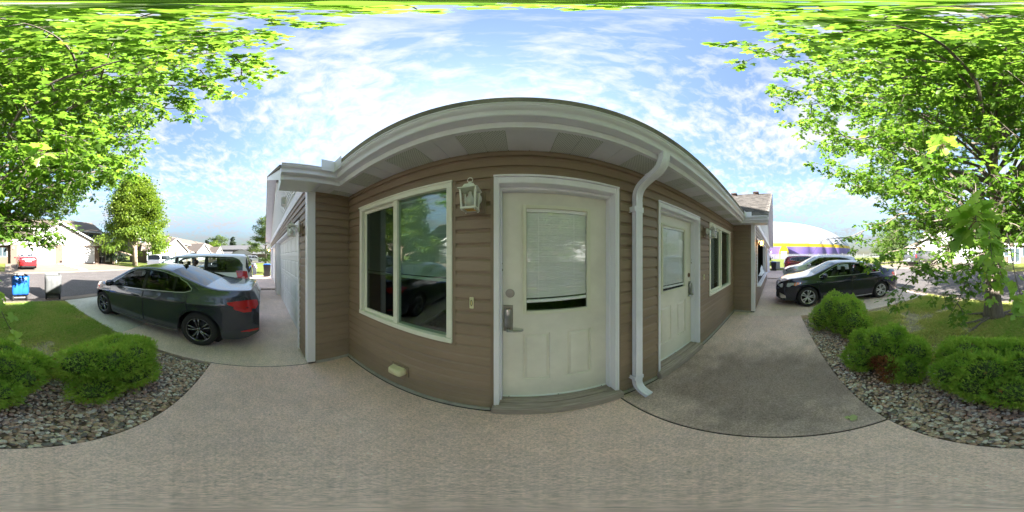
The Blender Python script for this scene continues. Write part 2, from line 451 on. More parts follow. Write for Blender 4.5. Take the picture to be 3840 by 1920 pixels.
mat('interior_wall', (0.14, 0.135, 0.125), 0.9)
mat('lantern_white', (0.74, 0.74, 0.67), 0.4, nscale=20, namt=0.05)
mat('bulb_frosted', (0.75, 0.74, 0.70), 0.3)
mat('amber_glass', (0.75, 0.42, 0.05), 0.3)
mat('bulb_lit', (1, 0.6, 0.2), 0.4, emit=(1.0, 0.50, 0.12, 9.0))
mat('cover_cream', (0.74, 0.68, 0.44), 0.45, nscale=14, namt=0.06)
mat('button_yellow', (0.72, 0.58, 0.26), 0.4)
glass_mat('pane', (0.70, 0.80, 0.74), 2.05)
glass_mat('pane_screened', (0.42, 0.48, 0.44), 1.8)
glass_mat('pane_clear', (0.97, 0.98, 0.98), 1.6)
glass_mat('pane_lantern', (0.9, 0.92, 0.9), 1.3)
glass_mat('car_glass', (0.50, 0.56, 0.55), 1.55)
glass_mat('car_glass_dark', (0.16, 0.17, 0.17), 1.6)
concrete_mat('concrete_walk', (0.85, 0.605, 0.555), speck=0.24)
concrete_mat('concrete_stained', (0.77, 0.575, 0.525), speck=0.26, stain=(1.60, 0.0, 1.0, 1.7, 0.46))
concrete_mat('concrete_drive', (0.75, 0.60, 0.535), speck=0.25)
concrete_mat('concrete_drive_pale', (0.60, 0.57, 0.51), speck=0.2)
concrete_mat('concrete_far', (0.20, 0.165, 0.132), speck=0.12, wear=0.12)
mat('foundation', (0.40, 0.37, 0.33), 0.9, nscale=14, namt=0.18, bump=0.3, bscale=60)
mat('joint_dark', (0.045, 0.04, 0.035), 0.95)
concrete_mat('asphalt', (0.115, 0.105, 0.102), speck=0.45, wear=0.14)
mat('soil', (0.17, 0.125, 0.09), 0.95, nscale=14, namt=0.35, bump=0.6, bscale=50)
def lawn_mat():
    m = bpy.data.materials.new('lawn'); m.use_nodes = True
    nd, lk = nodes_of(m); p = nd['Principled BSDF']; p.inputs['Roughness'].default_value = 0.95; p.inputs['Specular IOR Level'].default_value = 0.1
    t = nd.new('ShaderNodeTexCoord')
    def noise(s, d):
        n = nd.new('ShaderNodeTexNoise'); lk.new(t.outputs['Object'], n.inputs['Vector']); n.inputs['Scale'].default_value = s; n.inputs['Detail'].default_value = d; return n.outputs['Fac']
    r = nd.new('ShaderNodeValToRGB'); lk.new(noise(0.35, 6), r.inputs[0])
    r.color_ramp.elements[0].position = 0.34; r.color_ramp.elements[0].color = (0.17, 0.165, 0.045, 1)
    r.color_ramp.elements[1].position = 0.62; r.color_ramp.elements[1].color = (0.115, 0.175, 0.03, 1)
    n2 = noise(14, 5); mr = nd.new('ShaderNodeMapRange'); lk.new(n2, mr.inputs['Value']); mr.inputs['From Min'].default_value = 0.3; mr.inputs['From Max'].default_value = 0.7; mr.inputs['To Min'].default_value = 0.7; mr.inputs['To Max'].default_value = 1.3
    vm = nd.new('ShaderNodeVectorMath'); vm.operation = 'SCALE'; lk.new(r.outputs['Color'], vm.inputs[0]); lk.new(mr.outputs[0], vm.inputs['Scale'])
    lk.new(vm.outputs[0], p.inputs['Base Color'])
    MATS['lawn'] = m
lawn_mat()
mat('yard_soil', (0.34, 0.29, 0.17), 0.95, nscale=7, namt=0.4, bump=0.6, bscale=40)

# ---- the ground: one sheet to the horizon
def axis_pts(lo, hi, fine_lo, fine_hi, step):
    a = list(np.arange(fine_lo, fine_hi + 1e-6, step)); x, s = fine_lo, step
    while x > lo: s *= 1.35; x -= s; a.insert(0, max(x, lo))
    x, s = fine_hi, step
    while x < hi: s *= 1.35; x += s; a.append(min(x, hi))
    return a
def sheet(name, xs, ys, m, off, kind='structure', label=None, hole=None):
    V = np.array([(x, y, zt(x, y) + off) for y in ys for x in xs]); nx = len(xs); F = []
    for j in range(len(ys)-1):
        for i in range(nx-1):
            if hole and hole[0] <= xs[i] and xs[i+1] <= hole[1] and hole[2] <= ys[j] and ys[j+1] <= hole[3]: continue
            F.append((j*nx+i, j*nx+i+1, (j+1)*nx+i+1, (j+1)*nx+i))
    return inst(name, np_mesh(name, V, np.array(F), m), None, kind=kind, label=label)
sheet('ground', axis_pts(-900, 900, -60, 60, 2.0), axis_pts(-900, 900, -60, 40, 2.0), 'lawn', -0.09, hole=(-30, 30, -6, 30))
# level soil under the house, the yard and the driveways
MB().box(-30, 30, -6.0, 30, -0.4, -0.10).build('ground', 'yard_soil', kind='structure')
# lawn between the driveways
MB().box(-2.0, 3.95, -5.46, -1.72, -0.3, -0.025).build('lawn', 'yard_soil', kind='structure')
MB().box(-2.0, 3.95, -1.715, -0.66, -0.3, -0.045).build('gravel_bed', 'soil', kind='structure')
for x0, x1 in ((-8.05, -7.6), (11.35, 12.0)):
    MB().box(x0, x1, -5.46, 0.56, -0.3, -0.04).build('gravel_bed', 'soil', kind='structure')
MB().box(-30, -13.4, -5.46, 12, -0.3, -0.02).build('lawn', 'lawn', kind='structure')
MB().box(18.2, 30, -5.46, 12, -0.3, -0.02).build('lawn', 'lawn', kind='structure')

def slab(name, x0, x1, y0, y1, m, zt_=0.0, c=0.006, th=0.2):
    return MB().cbox(x0, x1, y0, y1, zt_-th, zt_, c).build(name, m, kind='structure')
slab('sidewalk', -2.0, 0.792, -0.66, 1.165, 'concrete_walk')
slab('sidewalk', 0.806, 4.18, -0.66, 1.165, 'concrete_stained', 0.002)
slab('sidewalk', 4.196, 4.46, 0.752, 1.165, 'concrete_drive', 0.001)
slab('driveway', -7.6, -2.014, -2.44, 0.74, 'concrete_drive')
slab('driveway', -7.6, -2.014, -5.46, -2.455, 'concrete_drive_pale')
slab('driveway', -13.4, -8.05, -5.46, 0.74, 'concrete_drive')
slab('driveway', 4.194, 11.35, -1.0, 0.74, 'concrete_drive')
slab('driveway', 3.97, 11.35, -5.46, -1.013, 'concrete_drive')
slab('driveway', 12.0, 18.2, -5.46, 0.74, 'concrete_drive')
# dark joint filler just below the slab tops
MB().box(0.788, 0.81, -0.66, 1.165, -0.1, -0.008).build('joint_filler', 'joint_dark', kind='structure')
MB().box(-2.016, -1.998, -0.66, 0.56, -0.1, -0.006).build('joint_filler', 'joint_dark', kind='structure')
MB().box(4.178, 4.196, -0.66, 0.56, -0.1, -0.006).build('joint_filler', 'joint_dark', kind='structure')

# street with a rolled concrete gutter on each side
def strip(name, y0, y1, m, off, x0=-120, x1=120, dy=0.7, dx=2.0):
    ys = list(np.linspace(y0, y1, max(2, int(abs(y1-y0)/dy)+2))); xs = list(np.arange(x0, x1+.1, dx))
    return sheet(name, xs, ys, m, off)
strip('street', -12.62, -6.06, 'asphalt', -0.045)
def curb(name, y0, y1, prof):
    """swept kerb profile: (fraction across, height above ground)"""
    xs = np.arange(-120, 120.1, 2.0); rows = []
    for f, h in prof:
        y = y0 + (y1-y0)*f
        rows.append([(x, y, zt(x, y) + h) for x in xs])
    n = len(xs); V = np.array([p for r in rows for p in r]); F = [(j*n+i, j*n+i+1, (j+1)*n+i+1, (j+1)*n+i) for j in range(len(rows)-1) for i in range(n-1)]
    return inst(name, np_mesh(name, V, np.array(F), 'concrete_far', smooth=False), None, kind='structure')
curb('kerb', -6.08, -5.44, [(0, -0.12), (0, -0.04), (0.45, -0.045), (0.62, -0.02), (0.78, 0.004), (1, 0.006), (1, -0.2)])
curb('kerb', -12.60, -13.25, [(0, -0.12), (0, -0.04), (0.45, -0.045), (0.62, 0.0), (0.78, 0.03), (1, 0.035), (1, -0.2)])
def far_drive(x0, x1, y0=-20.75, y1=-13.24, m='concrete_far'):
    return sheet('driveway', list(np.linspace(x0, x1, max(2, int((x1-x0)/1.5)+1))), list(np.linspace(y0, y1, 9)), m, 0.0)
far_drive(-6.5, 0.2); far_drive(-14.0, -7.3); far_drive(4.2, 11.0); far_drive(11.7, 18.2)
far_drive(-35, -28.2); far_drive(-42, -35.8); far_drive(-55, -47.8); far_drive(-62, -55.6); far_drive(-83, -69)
# path and side street beyond the row, to the east
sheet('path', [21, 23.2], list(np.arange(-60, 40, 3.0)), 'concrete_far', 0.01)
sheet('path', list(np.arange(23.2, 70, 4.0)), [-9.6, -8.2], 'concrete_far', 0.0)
# side street to the west
sheet('street', [-52, -48, -44, -40], list(np.arange(-5.4, 60, 3.0)), 'asphalt', -0.045)

# ---- river stones in the planting beds
def stones(name, n, x0, x1, y0, y1, z, seed, smin=0.013, smax=0.027, keep=None):
    r = np.random.default_rng(seed)
    # low-poly rounded pebble: 3 rings of 7 + 2 poles
    base = []
    for h, q in ((-0.55, 0.8), (0.05, 1.0), (0.6, 0.75)):
        for k in range(7):
            a = 2*math.pi*(k + (0.5 if h > 0 else 0))/7; base.append((q*math.cos(a), q*math.sin(a), h))
    base += [(0, 0, -1), (0, 0, 1)]
    base = np.array(base); tri = []
    for i in range(2):
        for k in range(7):
            a, b, c, d = i*7+k, i*7+(k+1) % 7, (i+1)*7+(k+1) % 7, (i+1)*7+k
            tri += [(a, b, c), (a, c, d)]
    for k in range(7):
        tri += [(22, 14+k, 14+(k+1) % 7)]
    tri = np.array(tri)
    px = r.uniform(x0, x1, n); py = r.uniform(y0, y1, n)
    if keep is not None:
        ok = keep(px, py, r.uniform(0, 1, n)); px, py = px[ok], py[ok]; n = len(px)
    s = r.uniform(smin, smax, n)*(0.75 + 0.5*r.random(n)); sc = np.stack([s, s*r.uniform(0.6, 0.95, n), s*r.uniform(0.38, 0.6, n)], 1)
    ang = r.uniform(0, 2*math.pi, n); tilt = r.normal(0, 0.22, (n, 2))
    V = base[None]*sc[:, None, :]*(1 + r.normal(0, 0.09, (n, len(base), 1)))
    c, si = np.cos(ang)[:, None], np.sin(ang)[:, None]
    X = V[:, :, 0]*c - V[:, :, 1]*si; Y = V[:, :, 0]*si + V[:, :, 1]*c; Z = V[:, :, 2] + X*tilt[:, :1] + Y*tilt[:, 1:]
    V = np.stack([X + px[:, None], Y + py[:, None], Z + z + r.uniform(0, 0.016, n)[:, None]], 2)
    F = (tri[None] + (np.arange(n)*len(base))[:, None, None]).reshape(-1, 3)
    lv = np.repeat(r.random(n), len(base))
    me = np_mesh(name, V.reshape(-1, 3), F, 'pebble', lv=lv, smooth=True)
    return me
def pebble_mat():
    m = bpy.data.materials.new('pebble'); m.use_nodes = True
    nd, lk = nodes_of(m); p = nd['Principled BSDF']; p.inputs['Roughness'].default_value = 0.6
    a = nd.new('ShaderNodeAttribute'); a.attribute_name = 'lv'
    r = nd.new('ShaderNodeValToRGB'); lk.new(a.outputs['Fac'], r.inputs[0]); cr = r.color_ramp; cr.interpolation = 'CONSTANT'
    cols = [(0.0, (0.56, 0.43, 0.31)), (0.16, (0.32, 0.23, 0.17)), (0.32, (0.62, 0.42, 0.32)), (0.46, (0.20, 0.175, 0.16)), (0.58, (0.66, 0.59, 0.49)), (0.7, (0.46, 0.30, 0.20)), (0.8, (0.37, 0.32, 0.28)), (0.9, (0.74, 0.68, 0.60))]
    cr.elements[0].position = 0; cr.elements[0].color = (*cols[0][1], 1); cr.elements[1].position = cols[1][0]; cr.elements[1].color = (*cols[1][1], 1)
    for q, c in cols[2:]:
        e = cr.elements.new(q); e.color = (*c, 1)
    t = nd.new('ShaderNodeTexCoord'); n = nd.new('ShaderNodeTexNoise'); lk.new(t.outputs['Object'], n.inputs['Vector']); n.inputs['Scale'].default_value = 90
    mr = nd.new('ShaderNodeMapRange'); lk.new(n.outputs['Fac'], mr.inputs['Value']); mr.inputs['To Min'].default_value = 0.6; mr.inputs['To Max'].default_value = 1.4
    vm = nd.new('ShaderNodeVectorMath'); vm.operation = 'SCALE'; lk.new(r.outputs['Color'], vm.inputs[0]); lk.new(mr.outputs[0], vm.inputs['Scale']); lk.new(vm.outputs[0], p.inputs['Base Color'])
    MATS['pebble'] = m
pebble_mat()
def keep_bed(px, py, u):
    bare = np.exp(-(((px-1.55)/0.35)**2 + ((py+1.0)/0.16)**2))          # bare soil patch
    bare2 = np.exp(-(((px-0.1)/0.35)**2 + ((py+1.25)/0.12)**2))
    return u > 0.85*np.maximum(bare, bare2)
inst('gravel', stones('gravel', 15000, -1.96, 3.92, -1.74, -0.68, -0.036, 3, keep=keep_bed), None, kind='stuff', label='river pebbles in grey, tan and cream covering the planting bed', cat='gravel')
inst('gravel', stones('gravel', 900, -8.02, -7.63, -5.4, 0.5, -0.03, 4), None, kind='stuff', label='pebble strip between the two concrete driveways beyond the white minivan', cat='gravel')
inst('gravel', stones('gravel', 900, 11.4, 11.95, -5.4, 0.5, -0.03, 5), None, kind='stuff', label='pebble strip between the driveways beyond the silver crossover', cat='gravel')
me = stones('gravel', 1500, -7.25, -6.55, -20.6, -13.4, 0, 6, 0.05, 0.11)
co = np.zeros(len(me.vertices)*3, dtype=np.float32); me.vertices.foreach_get('co', co); co = co.reshape(-1, 3)
co[:, 2] += np.array([zt(x, y) for x, y in co[:, :2]]); me.vertices.foreach_set('co', co.ravel())
inst('gravel', me, None, kind='stuff', label='pale stone strip between the sunlit driveways across the street', cat='gravel')

# ---- grass blades on the lawn (thin and worn towards the tree)
leaf_mat('grass_blade', (0.22, 0.39, 0.07), (0.52, 0.49, 0.19), 0.4, 0.6)
def grass(n, x0, x1, y0, y1, z, seed, worn=True, hmin=0.03, hmax=0.085):
    r = np.random.default_rng(seed)
    px = r.uniform(x0, x1, n); py = r.uniform(y0, y1, n)
    # value noise for patches
    gn = r.random((40, 40)); 
    def vn(x, y, s):
        u, v = x*s+50, y*s+50; i, j = np.floor(u).astype(int), np.floor(v).astype(int); fu, fv = u-i, v-j
        g = lambda a, b: gn[a % 40, b % 40]
        return (g(i, j)*(1-fu)+g(i+1, j)*fu)*(1-fv)+(g(i, j+1)*(1-fu)+g(i+1, j+1)*fu)*fv
    d = 0.6*vn(px, py, 1.6)+0.4*vn(px, py, 4.1)
    thr = np.where(px > 0.9, 0.42, 0.24) if worn else np.full(n, 0.1)
    ok = d + r.normal(0, 0.07, n) > thr; px, py, d = px[ok], py[ok], d[ok]; n = len(px)
    h = r.uniform(hmin, hmax, n)*(0.45+1.0*d); w = r.uniform(0.004, 0.008, n); a = r.uniform(0, 2*math.pi, n); ln = r.normal(0, 0.6, (n, 2))*h[:, None]
    dx, dy = np.cos(a)*w, np.sin(a)*w
    B = np.stack([px, py, np.full(n, z)], 1)
    V = np.zeros((n, 4, 3)); V[:, 0] = B - np.stack([dx, dy, 0*dx], 1); V[:, 1] = B + np.stack([dx, dy, 0*dx], 1)
    mid = B + np.concatenate([ln*0.4, h[:, None]*0.6], 1); tip = B + np.concatenate([ln, h[:, None]*0.92], 1)
    V[:, 2] = mid + np.stack([dx, dy, 0*dx], 1)*0.5; V[:, 3] = tip
    F = (np.array([[0, 1, 2], [0, 2, 3]])[None] + (np.arange(n)*4)[:, None, None]).reshape(-1, 3)
    lv = np.repeat(np.clip(1.15 - d*1.3 + r.normal(0, 0.26, n) + (0.28*(px > 0.5) if worn else 0), 0, 1), 4)
    return np_mesh('grass', V.reshape(-1, 3), F, 'grass_blade', lv=lv)
inst('grass', grass(150000, -1.98, 3.93, -5.44, -1.66, -0.028, 11), None, kind='stuff', label='shaded patchy lawn of short grass blades in front of the walk', cat='grass')
# ------------------------------------------------------------------ the townhouse row we stand in front of
WY = 1.17                    # face of the entry wall
GY = 0.57                    # face of the garage gables
XL, XR = -2.0, 4.45          # garage side walls
GLX, GRX = -11.9, 16.6       # far garage corners
EAVE = 2.49
house = thing('townhouse', 'brown sided townhouse with white trim, two entry doors and garage gables either side', 'house', (1.0, WY, 0))
COURSE, Z0 = 0.1035, 0.0565

def unit_board(name, m, bot=0.020, top=0.003, h=COURSE):
    """one lap of siding, one metre long along local x, facing -y"""
    b = MB(); lip = 0.012
    prof = [(0.0, 0), (-bot, 0), (-bot, 0.004), (-bot*0.74, h*0.68), (-top-0.001, h*0.84), (-top, h+lip), (0.0, h+lip)]
    b.prism(prof, 'x', 0, 1)
    me = bpy.data.meshes.new(name); me.from_pydata(b.v, [], b.f); me.materials.append(MATS[m])
    bm = bmesh.new(); bm.from_mesh(me); bmesh.ops.recalc_face_normals(bm, faces=bm.faces); bm.to_mesh(me); bm.free()
    return me
BOARD = unit_board('siding_board', 'siding_brown'); BOARD_W = unit_board('gable_board', 'siding_white')
def board(me, parent, x0, x1, y, z, rz=0.0, name='siding_board', hs=1.0):
    """lay a board from (x0) of the given length on the wall"""
    root = parent
    off = Vector((0, 0, 0))
    while root is not None: off += root.location; root = root.parent
    ln = (x1 - x0)
    return inst(name, me, parent, Vector((x0, y, z)) - off, (0, 0, rz), (ln, 1, hs))

# openings in the entry wall: (x0, x1, z0, z1)
W1 = (-1.70, -0.50, 0.875, 2.225); D1 = (-0.178, 0.805, 0.0, 2.225); D2 = (1.325, 2.305, 0.0, 2.225); W2 = (2.70, 4.06, 0.875, 2.225)
OPEN = [W1, D1, D2, W2]
wall = MB()
xs = [XL] + [v for o in OPEN for v in o[:2]] + [XR]
for i in range(0, len(xs)-1, 2):
    wall.box(xs[i], xs[i+1], WY+0.002, WY+0.15, 0.0, EAVE+0.1)
for x0, x1, z0, z1 in OPEN:
    wall.box(x0, x1, WY+0.002, WY+0.15, z1, EAVE+0.1)
    if z0 > 0: wall.box(x0, x1, WY+0.002, WY+0.15, 0.0, z0)
front = wall.build('front_wall', 'siding_back', house)
TR = 0.027     # brown channel round the openings
k = 0
while Z0 + k*COURSE < EAVE - 0.05:
    z = Z0 + k*COURSE; zc_ = z + COURSE/2
    cuts = sorted((o[0]-TR, o[1]+TR) for o in OPEN if o[2]-TR < zc_ < o[3]+TR*0.3)
    segs = []; x = XL + 0.03
    for a, b in cuts: segs.append((x, a)); x = b
    segs.append((x, XR - 0.03))
    for a, b in segs:
        if b - a > 0.02: board(BOARD, front, a, b, WY, z)
    k += 1
tb = MB()
for x0, x1, z0, z1 in OPEN:
    zb = z0 - TR if z0 > 0 else 0.04
    tb.box(x0-TR, x0-0.001, WY-0.018, WY+0.01, zb, z1+TR); tb.box(x1+0.001, x1+TR, WY-0.018, WY+0.01, zb, z1+TR)
    if z0 > 0: tb.box(x0, x1, WY-0.018, WY+0.01, zb, z0-0.001)
tb.build('opening_trim', 'siding_trim_brown', house)
MB().box(XL, XL+0.03, WY-0.02, WY+0.01, 0.05, EAVE).build('inside_corner_trim', 'siding_trim_brown', house)
MB().box(XR-0.03, XR, WY-0.02, WY+0.01, 0.05, EAVE).build('inside_corner_trim', 'siding_trim_brown', house)
MB().box(XL+0.02, XR-0.02, WY-0.018, WY+0.01, EAVE-0.045, EAVE-0.001).build('frieze_trim', 'siding_trim_brown', house)
fb = MB().cbox(XL, -0.2, WY-0.03, WY+0.1, -0.05, 0.045, 0.008)
fb.build('foundation', 'foundation', house)
MB().cbox(0.835, 1.30, WY-0.03, WY+0.1, -0.05, 0.045, 0.008).build('foundation', 'foundation', house)
MB().cbox(2.325, XR, WY-0.03, WY+0.1, -0.05, 0.045, 0.008).build('foundation', 'foundation', house)

for x0, x1 in ((XL, -0.2), (0.835, 1.30), (2.325, XR)): MB().box(x0, x1, WY-0.042, WY-0.031, -0.02, 0.004).build('contact_shade_joint', 'joint_dark', house)  # dark joint line at the wall base, its colour also standing in for contact shade
# dark rooms behind the panes
room = MB()
for x0, x1 in ((-2.3, 1.05), (1.07, 4.8)):
    room.box(x0, x1, 4.6, 4.62, 0, 2.6); room.box(x0, x1, WY+0.16, 4.6, 0.05, 0.07); room.box(x0, x1, WY+0.16, 4.6, 2.55, 2.57)
    room.box(x0-0.02, x0, WY+0.16, 4.6, 0, 2.6); room.box(x1, x1+0.005, WY+0.16, 4.6, 0, 2.6)
room.build('interior_wall', 'interior_wall', house)

# ---- windows: sliding sashes with half-drawn blinds
def window(o, fixed_left, gap):
    x0, x1, z0, z1 = o; f = 0.048; mid = (x0 + x1)/2 - 0.0*fixed_left
    fr = MB()
    fr.cbox(x0, x1, WY-0.03, WY+0.07, z1-f, z1, 0.004); fr.cbox(x0, x1, WY-0.036, WY+0.07, z0, z0+f, 0.004)
    fr.cbox(x0, x0+f, WY-0.029, WY+0.069, z0+f, z1-f, 0.004); fr.cbox(x1-f, x1, WY-0.029, WY+0.069, z0+f, z1-f, 0.004)
    w = fr.build('window', 'window_vinyl', house)
    MB().cbox(mid-0.026, mid+0.026, WY-0.016, WY+0.05, z0+f, z1-f, 0.004).build('mullion', 'window_vinyl', w)
    MB().cbox(x0-0.006, x1+0.006, WY-0.04, WY-0.022, z1-0.004, z1+0.014, 0.003).build('drip_cap', 'window_vinyl', w)
    sa = MB()
    a, b = (x0+f, mid-0.026) if gap == 'l' else (mid+0.026, x1-f)
    for q0, q1, r0, r1 in ((a, b, z0+f, z0+f+0.035), (a, b, z1-f-0.035, z1-f)): sa.box(q0, q1, WY+0.022, WY+0.048, r0, r1)
    for q0, q1 in ((a, a+0.03), (b-0.03, b)): sa.box(q0, q1, WY+0.022, WY+0.048, z0+f+0.035, z1-f-0.035)
    sa.build('sash', 'window_vinyl', w)
    MB().box(x0+f, mid-0.02, WY+0.033, WY+0.036, z0+f, z1-f).build('pane', 'pane_screened', w)
    MB().box(mid+0.02, x1-f, WY+0.012, WY+0.015, z0+f, z1-f).build('pane', 'pane', w)
    return w
window(W1, 1, 'l'); window(W2, -1, 'l')

SLAT = {}
def blind(label, x0, x1, y, ztop, zbot, pitch, rail_tilt, group, tilt=R(38), m='blind_white'):
    t = thing('window_blind', label, 'blind', ((x0+x1)/2, y, zbot), 0, group)
    hw = (x1-x0)/2
    key = (round(hw, 3), pitch, round(tilt, 2))
    if key not in SLAT:
        s = MB(); d = pitch*0.62; n = 4
        ring = [(-d + 2*d*i/n, 0.0018*(1 - (2*i/n-1)**2)) for i in range(n+1)]
        pts = [(math.cos(tilt)*a - math.sin(tilt)*b, math.sin(tilt)*a + math.cos(tilt)*b) for a, b in ring]
        vs = [(-hw, p[0], p[1]) for p in pts] + [(hw, p[0], p[1]) for p in pts]
        s.add(vs, [(i, i+1, n+2+i, n+1+i) for i in range(n)])
        me = bpy.data.meshes.new('slat'); me.from_pydata(s.v, [], s.f); me.materials.append(MATS[m]); me.polygons.foreach_set('use_smooth', [True]*len(me.polygons)); SLAT[key] = me
    z = zbot + 0.05; i = 0
    while z < ztop - 0.03:
        inst('slat', SLAT[key], t, (0, random.gauss(0, 0.0006), z - zbot), (random.gauss(0, 0.035), rail_tilt*max(0, 1 - i*0.22) + random.gauss(0, 0.0015), 0)); z += pitch; i += 1
    MB().cbox(-hw, hw, -0.012, 0.012, 0, 0.026, 0.004).build('bottom_rail', m, t, world=False).rotation_euler = (0, rail_tilt, 0)
    MB().cbox(-hw, hw, -0.018, 0.018, ztop-zbot-0.03, ztop-zbot, 0.003).build('head_rail', m, t, world=False)
    for q in (-0.62, 0.55):
        MB().tube([(q*hw, -0.014, 0.02), (q*hw, -0.014, ztop-zbot)], 0.0012, 5).build('cord', m, t, world=False)
    return t
blind('half-drawn venetian blind behind the big sliding window left of the doors', W1[0]+0.07, W1[1]-0.07, WY+0.062, W1[3]-0.06, 1.40, 0.026, R(0.3), 'blinds', R(-66))
blind('venetian blind behind the window right of the far door', W2[0]+0.07, W2[0]+0.62, WY+0.062, W2[3]-0.06, 1.05, 0.026, R(0.5), 'blinds', R(-66))

# ---- entry doors
def entry_door(o, s, tag_, broken):
    """s = +1: latch on the left, -1 mirrored"""
    x0, x1, _, zt_ = o; cx = (x0+x1)/2; X = lambda v: cx + s*v       # v measured from the door centre, latch side negative
    def bx(mb, a, b, *r): mb.box(min(X(a), X(b)), max(X(a), X(b)), *r)
    def cb(mb, a, b, *r, c=0.004): mb.cbox(min(X(a), X(b)), max(X(a), X(b)), *r, c)
    hw = (x1-x0)/2; jw = 0.034; DY = WY + 0.118                       # door face
    fr = MB()
    for sg in (-1, 1):
        a, b = sorted((sg*hw, sg*(hw-jw)))
        cb(fr, a, b, WY-0.022, DY+0.02, 0.112, zt_, c=0.003)
        a, b = sorted((sg*(hw+0.002), sg*(hw-0.016)))
        cb(fr, a, b, WY-0.030, WY+0.0, 0.112, zt_+0.006, c=0.003)
        a, b = sorted((sg*(hw-jw), sg*(hw-jw-0.012)))
        cb(fr, a, b, WY+0.055, DY+0.02, 0.112, zt_-0.07, c=0.003)
    cb(fr, -hw+jw, hw-jw, WY-0.021, DY+0.02, zt_-0.055, zt_-0.001, c=0.003); cb(fr, -hw+jw, hw-jw, WY+0.055, DY+0.019, zt_-0.08, zt_-0.056, c=0.003)
    cb(fr, -hw-0.004, hw+0.004, WY-0.034, WY+0.002, zt_+0.001, zt_+0.018, c=0.003)
    f = fr.build('door_frame', 'trim_white', house)
    # weathered plank sill
    st = MB(); cb(st, -hw-0.012, hw+0.022, WY-0.075, WY+0.025, 0.0, 0.106, c=0.012); sp = st.build('door_step', 'weathered_wood', house)
    for i, (a, b) in enumerate(((WY+0.028, WY+0.085), (WY+0.088, DY+0.05))):
        q = MB(); cb(q, -hw+jw*0.2, hw-jw*0.2, a, b, 0.0, 0.108+0.003*i, c=0.004); q.build('plank', 'weathered_wood', sp)
    # slab with a glazed upper half and two raised panels: built as rails and stiles round the openings
    sw = hw - jw - 0.014; zb, ztp = 0.128, zt_-0.082
    lx0, lx1, lz0, lz1 = -0.283, 0.283, 1.135, 2.03
    P = [(-0.285, -0.065, 0.40, 0.95), (0.075, 0.295, 0.40, 0.95)]
    d = MB(); y0, y1 = DY, DY+0.044
    bx(d, -sw, lx0, y0, y1, lz0, lz1); bx(d, lx1, sw, y0, y1, lz0, lz1); bx(d, -sw, sw, y0, y1, lz1, ztp)
    bx(d, -sw, sw, y0, y1, P[0][3], lz0); bx(d, -sw, sw, y0, y1, zb, P[0][2])
    bx(d, -sw, P[0][0], y0, y1, P[0][2], P[0][3]); bx(d, P[0][1], P[1][0], y0, y1, P[0][2], P[0][3]); bx(d, P[1][1], sw, y0, y1, P[0][2], P[0][3])
    door = d.build('door', 'door_cream', house, label=tag_)
    for a, b, z0, z1 in P:
        q = MB(); x_, y_ = sorted((X(a), X(b))); e = 0.0; 
        def ringp(ins, yy): return [(x_+ins, yy, z0+ins), (y_-ins, yy, z0+ins), (y_-ins, yy, z1-ins), (x_+ins, yy, z1-ins)]
        q.loft([ringp(0, DY), ringp(0.006, DY+0.016), ringp(0.016, DY+0.016), ringp(0.036, DY+0.002), ringp(0.040, DY+0.002)], True, False)
        b_ = len(q.v) - 4; q.f.append((b_, b_+1, b_+2, b_+3))
        q.build('panel', 'door_cream', door)
    q = MB()
    for (a, b, z0, z1) in ((lx0-0.002, lx0+0.028, lz0, lz1), (lx1-0.028, lx1+0.002, lz0, lz1)): cb(q, a, b, DY-0.011, DY+0.02, z0, z1, c=0.004)
    cb(q, lx0+0.028, lx1-0.028, DY-0.0105, DY+0.02, lz1-0.028, lz1+0.002, c=0.004); cb(q, lx0+0.028, lx1-0.028, DY-0.0105, DY+0.02, lz0-0.002, lz0+0.028, c=0.004)
    q.build('lite_frame', 'lite_frame', door)
    q = MB(); bx(q, lx0+0.02, lx1-0.02, DY+0.012, DY+0.015, lz0+0.02, lz1-0.02); q.build('pane', 'pane_clear', door)
    q = MB(); cb(q, -sw, sw, DY-0.008, DY+0.03, zb-0.012, zb+0.012, c=0.003); q.build('sweep', 'trim_white_plain', door)
    for v in (-sw+0.05, 0, sw-0.05):
        MB().lathe([(0.005, DY-0.010), (0.005, DY-0.0075)], 8, (X(v), 0, zb), 'y').build('screw', 'dark_hole', door)
    # deadbolt cover plate, keypad lock with a lever
    MB().lathe([(0.033, DY-0.004), (0.036, DY-0.002), (0.036, DY+0.002)], 24, (X(-0.385), 0, 1.315), 'y').build('deadbolt_cover', 'rust' if broken else 'steel_plate', door)
    q = MB(); cb(q, -0.437, -0.362, DY-0.004, DY+0.002, 0.975, 1.215, c=0.002); q.build('lock_plate', 'steel_plate', door)
    q = MB(); rings = []
    for yy, k_ in ((DY-0.004, 1.0), (DY-0.022, 0.97), (DY-0.034, 0.86), (DY-0.038, 0.6)):
        ring = []
        for i in range(20):
            a = 2*math.pi*i/20; ca, sa_ = math.cos(a), math.sin(a)
            ring.append((X(-0.400 + 0.030*k_*math.copysign(abs(ca)**0.5, ca)), yy, 1.105 + 0.085*(0.9+0.1*k_)*math.copysign(abs(sa_)**0.45, sa_)))
        rings.append(ring)
    q.loft(rings).build('keypad_lock', 'steel_satin', door, smooth=True)
    q = MB(); q.tube([(X(-0.400), DY-0.03, 1.008), (X(-0.400), DY-0.065, 1.008)], 0.012, 12); q.tube([(X(-0.405), DY-0.064, 1.006), (X(-0.35), DY-0.062, 1.004), (X(-0.30), DY-0.055, 1.004), (X(-0.285), DY-0.045, 1.006)], [0.011, 0.010, 0.009, 0.007], 10)
    q.build('lever_handle', 'steel_satin', door, smooth=True)
